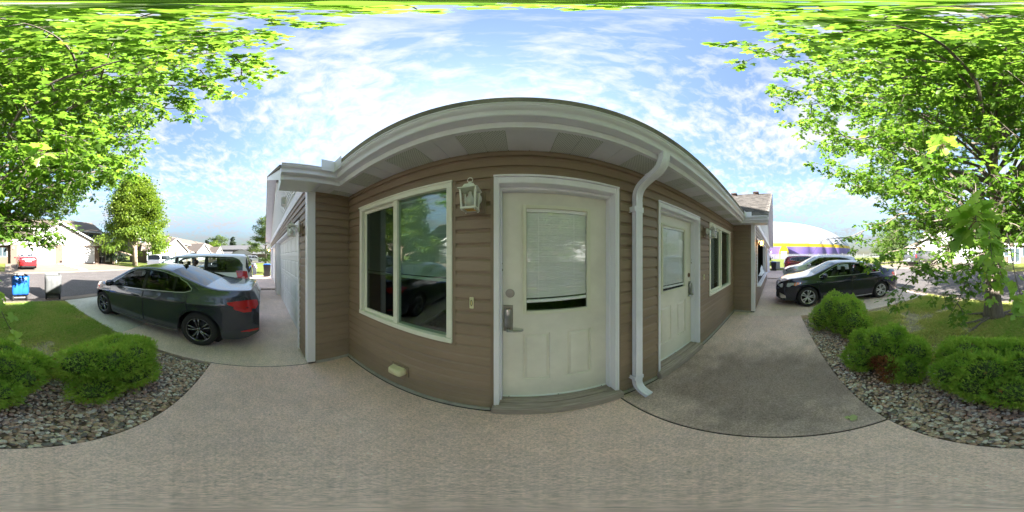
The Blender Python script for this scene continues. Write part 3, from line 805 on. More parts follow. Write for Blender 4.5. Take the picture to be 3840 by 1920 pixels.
    q = MB(); q.tube([(X(-hw+jw+0.004), DY-0.012, 1.50), (X(-hw+jw+0.004), DY-0.016, 1.53), (X(-hw+jw+0.012), DY-0.014, 1.56)], 0.004, 6); q.ell((X(-hw+jw+0.005), DY-0.012, 1.505), (0.012, 0.01, 0.012))
    q.build('latch_hook', 'rust', f)
    return door
entry_door(D1, 1, 'cream half-glazed entry door with keypad lock, straight ahead', False)
entry_door(D2, -1, 'cream half-glazed entry door to the right of the downspout', True)
blind('venetian blind with tilted bottom rail in the glass of the near door', 0.315-0.255, 0.315+0.255, WY+0.1445, 2.005, 1.235, 0.0205, R(-1.6), 'blinds', R(-74))
blind('venetian blind in the glass of the far door', 1.815-0.255, 1.815+0.255, WY+0.1445, 2.005, 1.19, 0.0205, R(0.8), 'blinds', R(-74))
# ---- eaves: soffit panels, fascia, gutter
FY, FXL, FXR, RK = 0.862, XL+0.31, XR-0.31, 0.20
ppm = {}
def soffit_panel(parent, x0, x1, y0, y1, vented, z=EAVE-0.006):
    b = MB(); g = 0.004
    b.box(x0+g, x1-g, y0, y1, z, z+0.01)
    b.box(x0, x0+g, y0, y1, z+0.006, z+0.012); b.box(x1-g, x1, y0, y1, z+0.006, z+0.012)
    return b.build('soffit_panel', 'soffit_vented' if vented else 'soffit_grey', parent)
sof = MB().box(XL, XR, FY, WY+0.02, EAVE+0.012, EAVE+0.02).build('soffit', 'soffit_grey', house)
x = XL; i = 1
while x < XR - 0.01:
    soffit_panel(sof, x, min(x+0.148, XR), FY, WY-0.02, (i // 2) % 2 == 0); x += 0.148; i += 1
for xa, xb in ((XL, FXL), (FXR, XR)):
    s2 = MB().box(xa, xb, RK, FY-0.004, EAVE+0.012, EAVE+0.02).build('soffit', 'soffit_grey', house)
    y = RK; i = 0
    while y < FY - 0.02:
        y2 = min(y+0.148, FY-0.004)
        MB().box(xa, xb, y+0.003, y2-0.003, EAVE-0.006, EAVE+0.004).build('soffit_panel', 'soffit_grey', s2); y += 0.148; i += 1
def eave_path(o):
    return [(FXL+o, RK-0.02), (FXL+o, FY-o), (FXR-o, FY-o), (FXR-o, RK-0.02)]
def eave_sweep(name, prof, m, smooth=False):
    """sweep an (outward offset, height) profile round the eave with mitred corners"""
    b = MB(); rings = []
    for k in range(4): rings.append([(*eave_path(o)[k], z) for o, z in prof])
    b.loft(rings, True, True)
    o = b.build(name, m, house, smooth=False)
    return o
eave_sweep('fascia', [(0, 2.475), (0.012, 2.475), (0.012, 2.64), (-0.02, 2.64), (-0.02, 2.475)], 'trim_white')
GB = 2.532
gp = [(0.013, GB), (0.078, GB), (0.084, GB+0.006), (0.086, GB+0.028), (0.094, GB+0.046), (0.110, GB+0.058), (0.121, GB+0.072), (0.125, GB+0.088), (0.131, GB+0.090), (0.131, GB+0.100), (0.122, GB+0.100)]
gutter_prof = gp + [(o-0.006 if o > 0.02 else o+0.004, z+0.004) for o, z in gp[::-1][1:-1]] + [(0.018, GB+0.09), (0.013, GB+0.1)]
gut = eave_sweep('gutter', gutter_prof, 'aluminium_white')
for xx, sg in ((FXL, 1), (FXR, -1)):
    q = MB(); cx, cy_ = xx + sg*0.127, FY - 0.127
    q.box(min(cx, cx+sg*0.15), max(cx, cx+sg*0.15), cy_-0.002, cy_+0.002, GB+0.06, GB+0.21)
    q.box(cx-0.002, cx+0.002, cy_-0.15, cy_-0.003, GB+0.06, GB+0.21)
    q.build('splash_guard', 'aluminium_white', house)
for xx in (-0.35, 2.35):        # slip joints
    q = MB(); q.prism([(FY-o-0.0015, z-0.0015) for o, z in gp[:9]] + [(FY-o, z) for o, z in gp[:9][::-1]], 'x', xx, xx+0.03); q.build('gutter_joint', 'aluminium_white', gut)

# ---- downspout: ribbed rectangular pipe with two elbows at the top and a shoe
def spout_ring(p, fwd, side, w=0.039, d=0.028, ribs=True):
    up = fwd.cross(side); pts = []
    for s0, s1, ax in ((-1, 1, 0), (-1, 1, 1), (1, -1, 2), (1, -1, 3)):
        n = 6
        for i in range(n):
            t = s0 + (s1-s0)*i/n; rib = -0.0028 if (ribs and i in (2, 4)) else 0
            a, b = {0: (t*w, -d-rib), 1: (w+rib, t*d), 2: (t*w, d+rib), 3: (-w-rib, t*d)}[ax]
            pts.append(p + side*a + up*b)
    return pts
def spout(path, parent, name):
    P = [Vector(p) for p in path]; rings = []
    for i, p in enumerate(P):
        t = (P[min(i+1, len(P)-1)] - P[max(i-1, 0)]).normalized()
        side = Vector((1, 0, 0)); side = (side - t*side.dot(t)).normalized()
        rings.append(spout_ring(p, t, side))
    return MB().loft(rings, True, False).build(name, 'aluminium_white', parent)
def bez(a, b, c, n=7): return [tuple(Vector(a)*(1-t)**2 + Vector(b)*2*t*(1-t) + Vector(c)*t*t) for t in [i/n for i in range(n+1)]]
SX = 0.985
top = [(SX, 0.800, 2.535), (SX, 0.800, 2.505)] + bez((SX, 0.800, 2.50), (SX, 0.800, 2.40), (SX, 0.88, 2.355)) + [(SX, 0.98, 2.315)] + bez((SX, 1.02, 2.295), (SX, 1.112, 2.255), (SX, 1.112, 2.14)) + [(SX, 1.112, 2.10)]
ds = spout([(SX, 1.110, 2.13), (SX, 1.110, 1.2), (SX, 1.110, 0.20)], house, 'downspout')
spout(top, ds, 'elbow')
spout([(SX, 1.112, 0.235), (SX, 1.112, 0.20)] + bez((SX, 1.112, 0.19), (SX, 1.105, 0.09), (SX+0.004, 1.02, 0.055)) + [(SX+0.006, 0.965, 0.035)], ds, 'shoe')
for zz in (2.02, 0.24):
    q = MB(); q.box(SX-0.058, SX-0.044, 1.08, 1.165, zz, zz+0.05); q.box(SX-0.044, SX+0.044, 1.078, 1.0815, zz, zz+0.05); q.box(SX+0.044, SX+0.05, 1.08, 1.165, zz, zz+0.05); q.build('strap', 'aluminium_white', ds)

# ---- garages
mat('garage_door_white', (0.76, 0.77, 0.77), 0.45, nscale=5, namt=0.03)
GD = MB()
def raised_panel(w, h):
    q = MB()
    def rp(ins, yy): return [(ins, yy, ins), (w-ins, yy, ins), (w-ins, yy, h-ins), (ins, yy, h-ins)]
    q.loft([rp(0, 0), rp(0.012, 0.010), rp(0.02, 0.010), rp(0.05, 0.0), rp(0.06, 0.0)], True, False); b_ = len(q.v)-4; q.f.append((b_, b_+1, b_+2, b_+3))
    me = bpy.data.meshes.new('panel'); me.from_pydata(q.v, [], q.f); me.materials.append(MATS['garage_door_white'])
    return me
def garage_door(parent, x0, x1, y, ztop=2.13, label=None):
    """four hinged sections with rows of raised panels"""
    d = MB(); rows, cols = 4, 8; sh = ztop/rows; cw = (x1-x0)/cols
    pm = raised_panel(cw-0.09, sh-0.17)
    for r in range(rows):
        z0 = r*sh
        d.box(x0, x1, y, y+0.04, z0+0.004, z0+0.085); d.box(x0, x1, y, y+0.04, z0+sh-0.085, z0+sh-0.004); d.box(x0, x1, y+0.015, y+0.04, z0-0.004, z0+sh+0.004)
        for c in range(cols+1):
            a = x0 + c*cw; d.box(max(x0, a-0.045), min(x1, a+0.045), y, y+0.0145, z0+0.085, z0+sh-0.085)
    g = d.build('garage_door', 'garage_door_white', parent, label=label)
    off = Vector(parent.location)
    for r in range(rows):
        for c in range(cols):
            inst('panel', pm, g, Vector((x0+c*cw+0.045, y, r*sh+0.085)) - off)
    return g
def jamb(parent, x0, x1, z0, z1, y, dep, w=0.05):
    q = MB(); q.cbox(x0-w, x0+0.012, y-0.03, y+dep, z0, z1+w, 0.004); q.cbox(x1-0.012, x1+w, y-0.03, y+dep, z0, z1+w, 0.004); q.cbox(x0+0.012, x1-0.012, y-0.029, y+dep, z1-0.012, z1+w, 0.004)
    return q.build('garage_trim', 'trim_white', parent)
PITCH = 0.5
def garage(xa, xb, side, openings):
    """xa..xb front wall; side = x of the wall facing the entry"""
    XRG = (xa+xb)/2; hw = (xb-xa)/2; zr = 2.63 + PITCH*(hw+0.31)
    # wall core
    q = MB(); xs = [xa] + [v for o in openings for v in o[:2]] + [xb]
    for i in range(0, len(xs)-1, 2): q.box(xs[i], xs[i+1], GY+0.002, GY+0.14, 0, 2.7)
    for o in openings:
        q.box(o[0], o[1], GY+0.002, GY+0.14, o[3], 2.7)
        if o[2] > 0: q.box(o[0], o[1], GY+0.002, GY+0.14, 0, o[2])
    for xw in (xa, xb): q.box(min(xw, xw + (0.1 if xw == xa else -0.1)), max(xw, xw + (0.1 if xw == xa else -0.1)), GY+0.142, 9, 0, 2.7)
    q.prism([(xa, 2.702), (xb, 2.702), (XRG, 2.702+PITCH*hw-0.06)], 'y', GY+0.002, GY+0.14)
    fw = q.build('garage_wall', 'siding_back', house)
    # brown courses on the front
    k = 0
    while Z0 + k*COURSE < 2.50:
        z = Z0+k*COURSE; zc_ = z+COURSE/2
        cuts = sorted((o[0]-0.075, o[1]+0.075) for o in openings if o[2]-0.02 < zc_ < o[3]+0.07)
        x = xa+0.09
        for a, b in cuts:
            if a-x > 0.02: board(BOARD, fw, x, a, GY, z)
            x = b
        if xb-0.09-x > 0.02: board(BOARD, fw, x, xb-0.09, GY, z)
        k += 1
    # white frieze and white courses in the gable
    MB().cbox(xa-0.02, xb+0.02, GY-0.03, GY+0.0, 2.535, 2.69, 0.004).build('frieze_board', 'trim_white', fw)
    z = 2.695
    while z < zr - 0.35:
        half = (zr - 0.16 - z)/PITCH - 0.31
        half = min(half, hw)
        if half > 0.15: board(BOARD_W, fw, XRG-half, XRG+half, GY, z, name='gable_board')
        z += COURSE
    # side wall courses towards the entry
    k = 0
    while Z0+k*COURSE < EAVE-0.05:
        z = Z0+k*COURSE
        if side == xb: board(BOARD, fw, GY+0.095, WY-0.02, 0, z, R(90)).location = Vector((side, GY+0.095, z)) - house.location
        else: board(BOARD, fw, GY+0.095, WY-0.02, 0, z, R(-90)).location = Vector((side, WY-0.02, z)) - house.location
        k += 1
    sx = 1 if side == xb else -1
    MB().box(side-0.02, side+0.02, GY+0.1, WY, -0.02, 0.05).build('foundation', 'foundation', house)
    MB().box(*sorted((side, side+sx*0.016)), GY+0.1, WY-0.02, EAVE-0.05, EAVE-0.002).build('frieze_trim', 'siding_trim_brown', house)
    for xc in (xa, xb):
        s_ = 1 if xc == xb else -1
        q = MB(); q.cbox(*sorted((xc-s_*0.088, xc+s_*0.018)), GY-0.018, GY+0.09, 0.035, 2.533, 0.004); q.build('corner_post', 'trim_white', house)
    # roof: two slopes, rake boards and rake soffit
    ex = hw+0.33
    for s_ in (-1, 1):
        e0, e1 = XRG+s_*ex, XRG
        q = MB(); q.prism([(e0, zr-PITCH*ex+0.0), (e1, zr), (e1, zr+0.05), (e0, zr-PITCH*ex+0.05)], 'y', RK-0.03, 9.5)
        rf = q.build('roof', 'shingle', house)
        q = MB(); q.prism([(e0, zr-PITCH*ex-0.155), (e1, zr-0.155), (e1, zr-0.004), (e0, zr-PITCH*ex-0.004)], 'y', RK-0.012, RK+0.012)
        q.build('rake_board', 'trim_white_plain', house)
        q = MB(); q.prism([(e0, zr-PITCH*ex-0.14), (e1, zr-0.14), (e1, zr-0.12), (e0, zr-PITCH*ex-0.12)], 'y', RK+0.013, GY+0.01)
        q.build('rake_soffit', 'soffit_grey', house)
        q = MB(); q.cbox(*sorted((XRG+s_*(hw-0.01), XRG+s_*(hw+0.318))), RK-0.01, GY+0.02, EAVE-0.02, EAVE+0.135, 0.004); q.build('eave_return', 'trim_white_plain', house)
    return zr, XRG, ex
def shingle_mat():
    m = bpy.data.materials.new('shingle'); m.use_nodes = True
    nd, lk = nodes_of(m); p = nd['Principled BSDF']; p.inputs['Roughness'].default_value = 0.95; p.inputs['Specular IOR Level'].default_value = 0.15
    t = nd.new('ShaderNodeTexCoord'); v = nd.new('ShaderNodeTexVoronoi'); lk.new(t.outputs['Object'], v.inputs['Vector']); v.inputs['Scale'].default_value = 5
    n = nd.new('ShaderNodeTexNoise'); lk.new(t.outputs['Object'], n.inputs['Vector']); n.inputs['Scale'].default_value = 60
    r = nd.new('ShaderNodeMapRange'); lk.new(v.outputs['Color'], r.inputs['Value']); r.inputs['To Min'].default_value = 0.75; r.inputs['To Max'].default_value = 1.25
    r2 = nd.new('ShaderNodeMapRange'); lk.new(n.outputs['Fac'], r2.inputs['Value']); r2.inputs['To Min'].default_value = 0.6; r2.inputs['To Max'].default_value = 1.4
    a = nd.new('ShaderNodeMath'); a.operation = 'MULTIPLY'; lk.new(r.outputs[0], a.inputs[0]); lk.new(r2.outputs[0], a.inputs[1])
    vm = nd.new('ShaderNodeVectorMath'); vm.operation = 'SCALE'; vm.inputs[0].default_value = (0.24, 0.215, 0.195); lk.new(a.outputs[0], vm.inputs['Scale']); lk.new(vm.outputs[0], p.inputs['Base Color'])
    MATS['shingle'] = m
shingle_mat(); mat('vent_brown', (0.13, 0.09, 0.075), 0.8)
G1 = (-6.65, -2.50, 0.0, 2.13); G2 = (-11.45, -7.30, 0.0, 2.13)
zrl, xrl, exl = garage(GLX, XL, XL, [G2, G1])
G3 = (5.05, 9.2, 0.70, 2.13); G4 = (11.4, 15.9, 0.0, 2.13)
zrr, xrr, exr = garage(XR, GRX, XR, [G3, G4])
for g_, lb in ((G1, 'white panelled garage door nearest the brown entry corner'), (G2, 'second white garage door at the far end of the left gable'), (G4, 'white garage door at the far end of the right gable')):
    garage_door(house, g_[0], g_[1], GY+0.125, label=lb); jamb(house, *g_[:2], 0.0, g_[3], GY, 0.12)
jamb(house, G3[0], G3[1], G3[2], G3[3], GY, 0.12)
MB().cbox(G3[0]-0.08, G3[1]+0.08, GY-0.13, GY+0.12, G3[2]-0.05, G3[2]-0.002, 0.01).build('sill', 'trim_white', house)
q = MB(); q.box(G3[0]-0.3, G3[1]+0.3, 5.5, 5.52, 0, 2.6); q.box(G3[0]-0.3, G3[1]+0.3, GY+0.15, 5.5, 2.5, 2.52); q.box(G3[0]-0.3, G3[0]-0.28, GY+0.15, 5.5, 0, 2.5); q.box(G3[1]+0.28, G3[1]+0.3, GY+0.15, 5.5, 0, 2.5); q.box(G3[0]-0.3, G3[1]+0.3, GY+0.15, 5.5, 0.1, 0.12)
q.build('garage_interior', 'interior_dark', house)
# crumpled white sheet lying on the sill of the dark opening
q = MB(); rr_ = random.Random(5); nx_, nz_ = 9, 7
for j in range(nz_):
    for i in range(nx_):
        u, v = i/(nx_-1), j/(nz_-1); q.v.append((7.3 + 1.7*u, GY+0.02 + 0.16*v + rr_.gauss(0, 0.015), G3[2] + 0.01 + 0.42*v*u**1.5 + rr_.gauss(0, 0.008)))
q.f = [(j*nx_+i, j*nx_+i+1, (j+1)*nx_+i+1, (j+1)*nx_+i) for j in range(nz_-1) for i in range(nx_-1)]
q.build('plastic_sheet', 'siding_white', None, 'crumpled white sheet lying on the sill of the dark garage opening', 'sheet', smooth=True)

# shingle courses on the slope that faces the walk
r = np.random.default_rng(9); V = []; F = []; lvv = []
sl_len = exr/math.cos(math.atan(PITCH)); dx_, dz_ = math.cos(math.atan(PITCH)), math.sin(math.atan(PITCH))
x_e, z_e = xrr-exr, zrr-PITCH*exr+0.052
s_ = 0.0; row = 0
while s_ < sl_len-0.1:
    y = RK-0.03-0.01 + (row % 3)*0.07
    while y < 5.2:
        w_ = r.uniform(0.14, 0.22); th = r.uniform(0.004, 0.011); b = len(V); nx0, nz0 = -dz_*th, dx_*th
        for (ss, tt) in ((s_, 1.0), (s_+0.15, 0.15)):
            for yy in (y, y+w_-0.006): V.append((x_e+dx_*ss+nx0*tt, yy, z_e+dz_*ss+nz0*tt))
        for yy in (y, y+w_-0.006): V.append((x_e+dx_*s_, yy, z_e+dz_*s_))
        F += [(b, b+1, b+3, b+2), (b+4, b+5, b+1, b)]; lvv += [r.random()]*6; y += w_
    s_ += 0.14; row += 1
m_ = MATS['shingle'].copy(); m_.name = 'shingle_tab'; nd, lk = nodes_of(m_); p = nd['Principled BSDF']
at = nd.new('ShaderNodeAttribute'); at.attribute_name = 'lv'; mx = nd.new('ShaderNodeMix'); mx.data_type = 'RGBA'; lk.new(at.outputs['Fac'], mx.inputs['Factor']); mx.inputs['A'].default_value = (0.085, 0.078, 0.074, 1); mx.inputs['B'].default_value = (0.18, 0.165, 0.15, 1); lk.new(mx.outputs['Result'], p.inputs['Base Color'])
me = np_mesh('shingle', np.array(V) - np.array(house.location), np.array(F), m_, lv=np.array(lvv))
rf_ = [o for o in house.children if o.name.startswith('roof')][2]
inst('shingle', me, rf_, kind='stuff')
# main roof over the entry, back walls, roof vents
yr, zr_ = 8.0, 7.0
q = MB(); q.prism([(0.74, 2.645), (yr, zr_), (yr, zr_+0.06), (0.74, 2.705)], 'x', -12.3, 17.0); q.prism([(yr, zr_), (15.2, 2.645), (15.2, 2.705), (yr, zr_+0.06)], 'x', -12.3, 17.0)
q.build('roof', 'shingle', house)
q = MB(); q.box(GLX, GRX, 14.8, 14.9, 0, 2.7); q.box(GLX, GLX+0.1, 9.0, 14.8, 0, 2.7); q.box(GRX-0.1, GRX, 9.0, 14.8, 0, 2.7)
for xe in (GLX, GRX-0.1): q.prism([(1.2, 2.68), (14.8, 2.68), (8.0, 6.8)], 'x', xe, xe+0.1)
q.build('rear_wall', 'siding_brown', house)
for (vx, vy) in ((9.75, 2.5), (9.75, 1.15)):
    vz = zrr - PITCH*(xrr-vx) + 0.05
    q = MB(); q.cbox(vx-0.18, vx+0.18, vy-0.17, vy+0.17, vz+0.09, vz+0.17, 0.012); q.box(vx-0.12, vx+0.12, vy-0.12, vy+0.12, vz-0.08, vz+0.09); q.build('roof_vent', 'vent_brown', house)
def louvre(x, z):
    q = MB(); q.cbox(x-0.11, x+0.11, GY-0.10, GY-0.012, z, z+0.20, 0.008)
    for i in range(5): q.box(x-0.10, x+0.10, GY-0.125, GY-0.102, z+0.01+i*0.038, z+0.03+i*0.038)
    q.cbox(x-0.14, x+0.14, GY-0.03, GY-0.006, z-0.03, z+0.23, 0.004)
    return q.build('exhaust_vent', 'siding_white', house)
louvre(-4.05, 2.92); louvre(6.7, 3.0)
for xg, zg in ((xrl, zrl-1.05), (xrr, zrr-1.2)):
    MB().lathe([(0.28, GY-0.03), (0.30, GY-0.02), (0.30, GY-0.005)], 24, (xg, 0, zg), 'y').build('gable_vent', 'siding_white', house)

# ---- wall lanterns
def lantern(x, z, lit, label, wy=WY):
    t = thing('wall_lantern', label, 'lantern', (x, wy-0.016, z), 0, 'coach lanterns on the wall')
    w = lambda mb, n, m, p=t, sm=False: mb.build(n, m, p, world=False, smooth=sm)
    q = MB(); q.cbox(-0.072, 0.072, -0.016, 0.004, -0.105, 0.075, 0.003); q.cbox(-0.048, 0.048, -0.042, -0.015, -0.078, 0.055, 0.003); w(q, 'mount_block', 'siding_trim_brown')
    q = MB(); q.lathe([(0.052, -0.043), (0.052, -0.052), (0.040, -0.064), (0.012, -0.070)], 24, (0, 0, 0), 'y'); w(q, 'backplate', 'lantern_white', sm=True)
    cy_ = -0.155; hw = 0.05; zb, zt2 = -0.105, 0.03
    q = MB(); q.tube([(0, -0.065, 0.005), (0, -0.10, 0.035), (0, cy_, 0.045)], 0.012, 8); w(q, 'arm', 'lantern_white')
    q = MB()
    for a in (-1, 1):
        for b in (-1, 1):
            q.loft([[(a*hw*k+dx, cy_+b*hw*k+dy, zz) for dx, dy in ((-.005, -.005), (.005, -.005), (.005, .005), (-.005, .005))] for zz, k in ((zb, 0.86), (zt2, 1.0))])
            q.ell((a*hw*0.84, cy_+b*hw*0.84, zb-0.014), (0.005, 0.005, 0.005), 6, 4)
    for s1, s2, zz, k in ((1, 0, zb, 0.9), (0, 1, zb, 0.9)):
        for sg in (-1, 1):
            if s1: q.box(-hw*1.0, hw*1.0, cy_+sg*hw*k-0.007, cy_+sg*hw*k+0.007, zz-0.008, zz+0.006)
            else: q.box(sg*hw*k-0.007, sg*hw*k+0.007, cy_-hw*k+0.008, cy_+hw*k-0.008, zz-0.0075, zz+0.0055)
    w(q, 'cage', 'lantern_white')
    sq = lambda r_, zz: [(-r_, cy_-r_, zz), (r_, cy_-r_, zz), (r_, cy_+r_, zz), (-r_, cy_+r_, zz)]
    q = MB(); q.loft([sq(0.064, zt2), sq(0.064, zt2+0.006), sq(0.042, zt2+0.012), sq(0.030, zt2+0.042), sq(0.010, zt2+0.046), sq(0.008, zt2+0.066)]); w(q, 'roof_cap', 'lantern_white')
    q = MB(); q.tube([(0.017*math.sin(2*math.pi*i/16), cy_, zt2+0.080-0.020*math.cos(2*math.pi*i/16)) for i in range(17)], 0.0025, 6); w(q, 'ring', 'lantern_white')
    q = MB()
    for a in (-1, 1):
        q.add([(-hw*.86, cy_+a*hw*.86, zb), (hw*.86, cy_+a*hw*.86, zb), (hw, cy_+a*hw, zt2), (-hw, cy_+a*hw, zt2)], [(0, 1, 2, 3)])
        q.add([(a*hw*.86, cy_-hw*.86, zb), (a*hw*.86, cy_+hw*.86, zb), (a*hw, cy_+hw, zt2), (a*hw, cy_-hw, zt2)], [(0, 1, 2, 3)])
    w(q, 'pane', 'pane_lantern')
    q = MB(); q.lathe([(0.012, 0.02), (0.013, -0.005), (0.028, -0.035), (0.03, -0.055), (0.022, -0.078), (0.004, -0.088)], 16, (0, cy_, 0)); w(q, 'bulb', 'bulb_lit' if lit else 'bulb_frosted', sm=True)
    q = MB(); q.box(-0.03, 0.03, cy_-0.025, cy_+0.036, zb-0.004, zb+0.002); w(q, 'bottom_glass', 'amber_glass')
    return t
lantern(-0.31, 2.03, False, 'cream coach lantern between the big window and the near door')
lantern(2.50, 2.03, False, 'cream coach lantern beyond the far door')
lantern(-2.28, 2.01, False, 'cream coach lantern beside the left garage door', GY)
lantern(4.80, 2.03, True, 'lit coach lantern beside the dark right garage opening', GY)
lantern(-11.66, 2.05, True, 'small lit lantern at the far end of the left garage', GY)
lantern(16.25, 2.03, True, 'small lit lantern at the far end of the right garage', GY)
for x_, lb in ((-0.345, 'small cream doorbell button left of the near door'), (2.47, 'small cream doorbell button beyond the far door')):
    t = thing('doorbell', lb, 'doorbell', (x_, WY-0.014, 1.26), 0, 'doorbells')
    MB().cbox(-0.016, 0.016, -0.012, 0.004, -0.045, 0.045, 0.004).build('plate', 'cover_cream', t, world=False)
    q = MB(); q.ell((0, -0.012, 0), (0.006, 0.006, 0.02), 10, 8); q.build('button', 'button_yellow', t, world=False, smooth=True)
    q = MB().ell((0, -0.0105, 0), (0.010, 0.004, 0.027), 12, 8); q.build('recess', 'dark_hole', t, world=False, smooth=True)
# weatherproof socket cover on its block, below the window
t = thing('outlet_cover', 'cream weatherproof outlet cover on a brown block under the big window', 'outlet', (-1.03, WY-0.014, 0.33))
MB().cbox(-0.105, 0.105, -0.016, 0.004, -0.075, 0.075, 0.003).build('mount_block', 'siding_trim_brown', t, world=False)
q = MB(); rings = []
for yy, k_ in ((-0.016, 1.0), (-0.05, 0.98), (-0.085, 0.9), (-0.098, 0.78)):
    rings.append([(0.085*k_*math.copysign(abs(math.cos(a))**0.35, math.cos(a)), yy, 0.006 + 0.048*k_*math.copysign(abs(math.sin(a))**0.35, math.sin(a))) for a in [2*math.pi*i/24 for i in range(24)]])
q.loft(rings).build('cover', 'cover_cream', t, world=False, smooth=True)
MB().tube([(-0.07, -0.03, 0.056), (0.07, -0.03, 0.056)], 0.007, 8).build('hinge', 'cover_cream', t, world=False); MB().cbox(-0.095, -0.078, -0.06, -0.016, -0.05, 0.01, 0.003).build('latch', 'cover_cream', t, world=False)
# ------------------------------------------------------------------ vehicles
glass_mat('car_glass_clear', (0.80, 0.86, 0.84), 1.5)
mat('tyre', (0.02, 0.02, 0.021), 0.85, nscale=30, namt=0.2)
mat('black_plastic', (0.018, 0.018, 0.02), 0.5)
mat('black_trim', (0.012, 0.012, 0.013), 0.25)
mat('seat_fabric', (0.035, 0.034, 0.033), 0.9, nscale=20, namt=0.2)
mat('seat_grey', (0.16, 0.15, 0.14), 0.9, nscale=20, namt=0.15)
mat('chrome', (0.50, 0.51, 0.55), 0.30, metal=0.8)
mat('rim_silver', (0.66, 0.67, 0.69), 0.28, metal=0.85)
mat('rim_dark', (0.20, 0.205, 0.215), 0.25, metal=0.9)
mat('lamp_red', (0.52, 0.012, 0.016), 0.12, coat=1.0)
mat('lamp_clear', (0.62, 0.66, 0.68), 0.08, metal=0.35, coat=1.0)
mat('lamp_amber', (0.75, 0.22, 0.03), 0.15, coat=1.0)
mat('plate_white', (0.68, 0.70, 0.74), 0.5, nscale=25, namt=0.2)
def paint(name, col, metal=0.5, rough=0.25):
    return mat(name, col, rough, metal=metal, coat=1.0, nscale=2.0, namt=0.03)
paint('paint_graphite', (0.05, 0.06, 0.082)); paint('paint_midnight', (0.014, 0.02, 0.04)); paint('paint_white', (0.72, 0.74, 0.75), 0.0)
paint('paint_silver', (0.55, 0.57, 0.60)); paint('paint_red', (0.46, 0.018, 0.022), 0.15); paint('paint_maroon', (0.20, 0.012, 0.022), 0.3); paint('paint_pickup', (0.07, 0.075, 0.08), 0.4)

def smooth1(xs, ys, w):
    """interpolate a control polyline and round its corners"""
    def f(x):
        x = np.asarray(x, dtype=float); acc = 0
        for k in np.linspace(-1, 1, 9): acc = acc + np.interp(x + k*w, xs, ys)
        return acc/9
    return f

WHEELS = {}
def wheel_meshes(rad, width, style, rim_m, spokes):
    key = (round(rad, 3), width, style, rim_m, spokes)
    if key in WHEELS: return WHEELS[key]
    hw = width/2; rr = rad*0.70
    t = MB(); t.lathe([(rr*0.97, -hw*0.9), (rr, -hw), (rad*0.90, -hw*1.04), (rad*0.98, -hw*0.80), (rad, -hw*0.4), (rad, hw*0.4), (rad*0.98, hw*0.80), (rad*0.90, hw*1.04), (rr, hw), (rr*0.97, hw*0.9)], 40, (0, 0, 0), 'y'); t.f.pop(); t.f.pop()
    def mk(b, n, m):
        me = bpy.data.meshes.new(n); me.from_pydata(b.v, [], b.f); bm = bmesh.new(); bm.from_mesh(me); bmesh.ops.recalc_face_normals(bm, faces=bm.faces); bm.to_mesh(me); bm.free()
        me.polygons.foreach_set('use_smooth', [True]*len(me.polygons)); me.materials.append(MATS[m]); return me
    tyre = mk(t, 'wheel', 'tyre')
    # outer face at +y
    r = MB(); yo = hw*0.93
    r.lathe([(rr*1.0, yo), (rr*0.985, yo+0.006), (rr*0.93, yo), (rr*0.90, yo-0.05), (rr*0.90, -hw*0.5)], 40, (0, 0, 0), 'y'); r.f.pop(); r.f.pop()
    hub = rr*0.2
    r.lathe([(0.001, yo-0.012), (hub*0.5, yo-0.012), (hub, yo-0.022), (hub*1.05, yo-0.06)], 20, (0, 0, 0), 'y')
    for i in range(spokes):
        a = 2*math.pi*(i + (0.18 if (style == 'pair' and i % 2) else -0.18 if style == 'pair' else 0))/spokes
        w0, w1 = (0.021, 0.029) if style != 'five' else (0.035, 0.045)
        ca, sa = math.cos(a), math.sin(a); px, pz = -sa, ca
        def P(rd, s, y): return (ca*rd + px*s, y, sa*rd + pz*s)
        r.loft([[P(hub*0.7, -w0, yo-0.030), P(hub*0.7, 0, yo-0.014), P(hub*0.7, w0, yo-0.030), P(hub*0.7, 0, yo-0.05)],
                [P(rr*0.6, -w0*0.9, yo-0.022), P(rr*0.6, 0, yo-0.006), P(rr*0.6, w0*0.9, yo-0.022), P(rr*0.6, 0, yo-0.045)],
                [P(rr*0.96, -w1, yo-0.016), P(rr*0.96, 0, yo-0.002), P(rr*0.96, w1, yo-0.016), P(rr*0.96, 0, yo-0.045)]])
    rim = mk(r, 'rim', rim_m)
    d = MB(); d.lathe([(rr*0.9, yo-0.10), (rr*0.9, yo-0.11)], 30, (0, 0, 0), 'y'); disc = mk(d, 'brake_disc', 'black_plastic')
    WHEELS[key] = (tyre, rim, disc)
    return WHEELS[key]

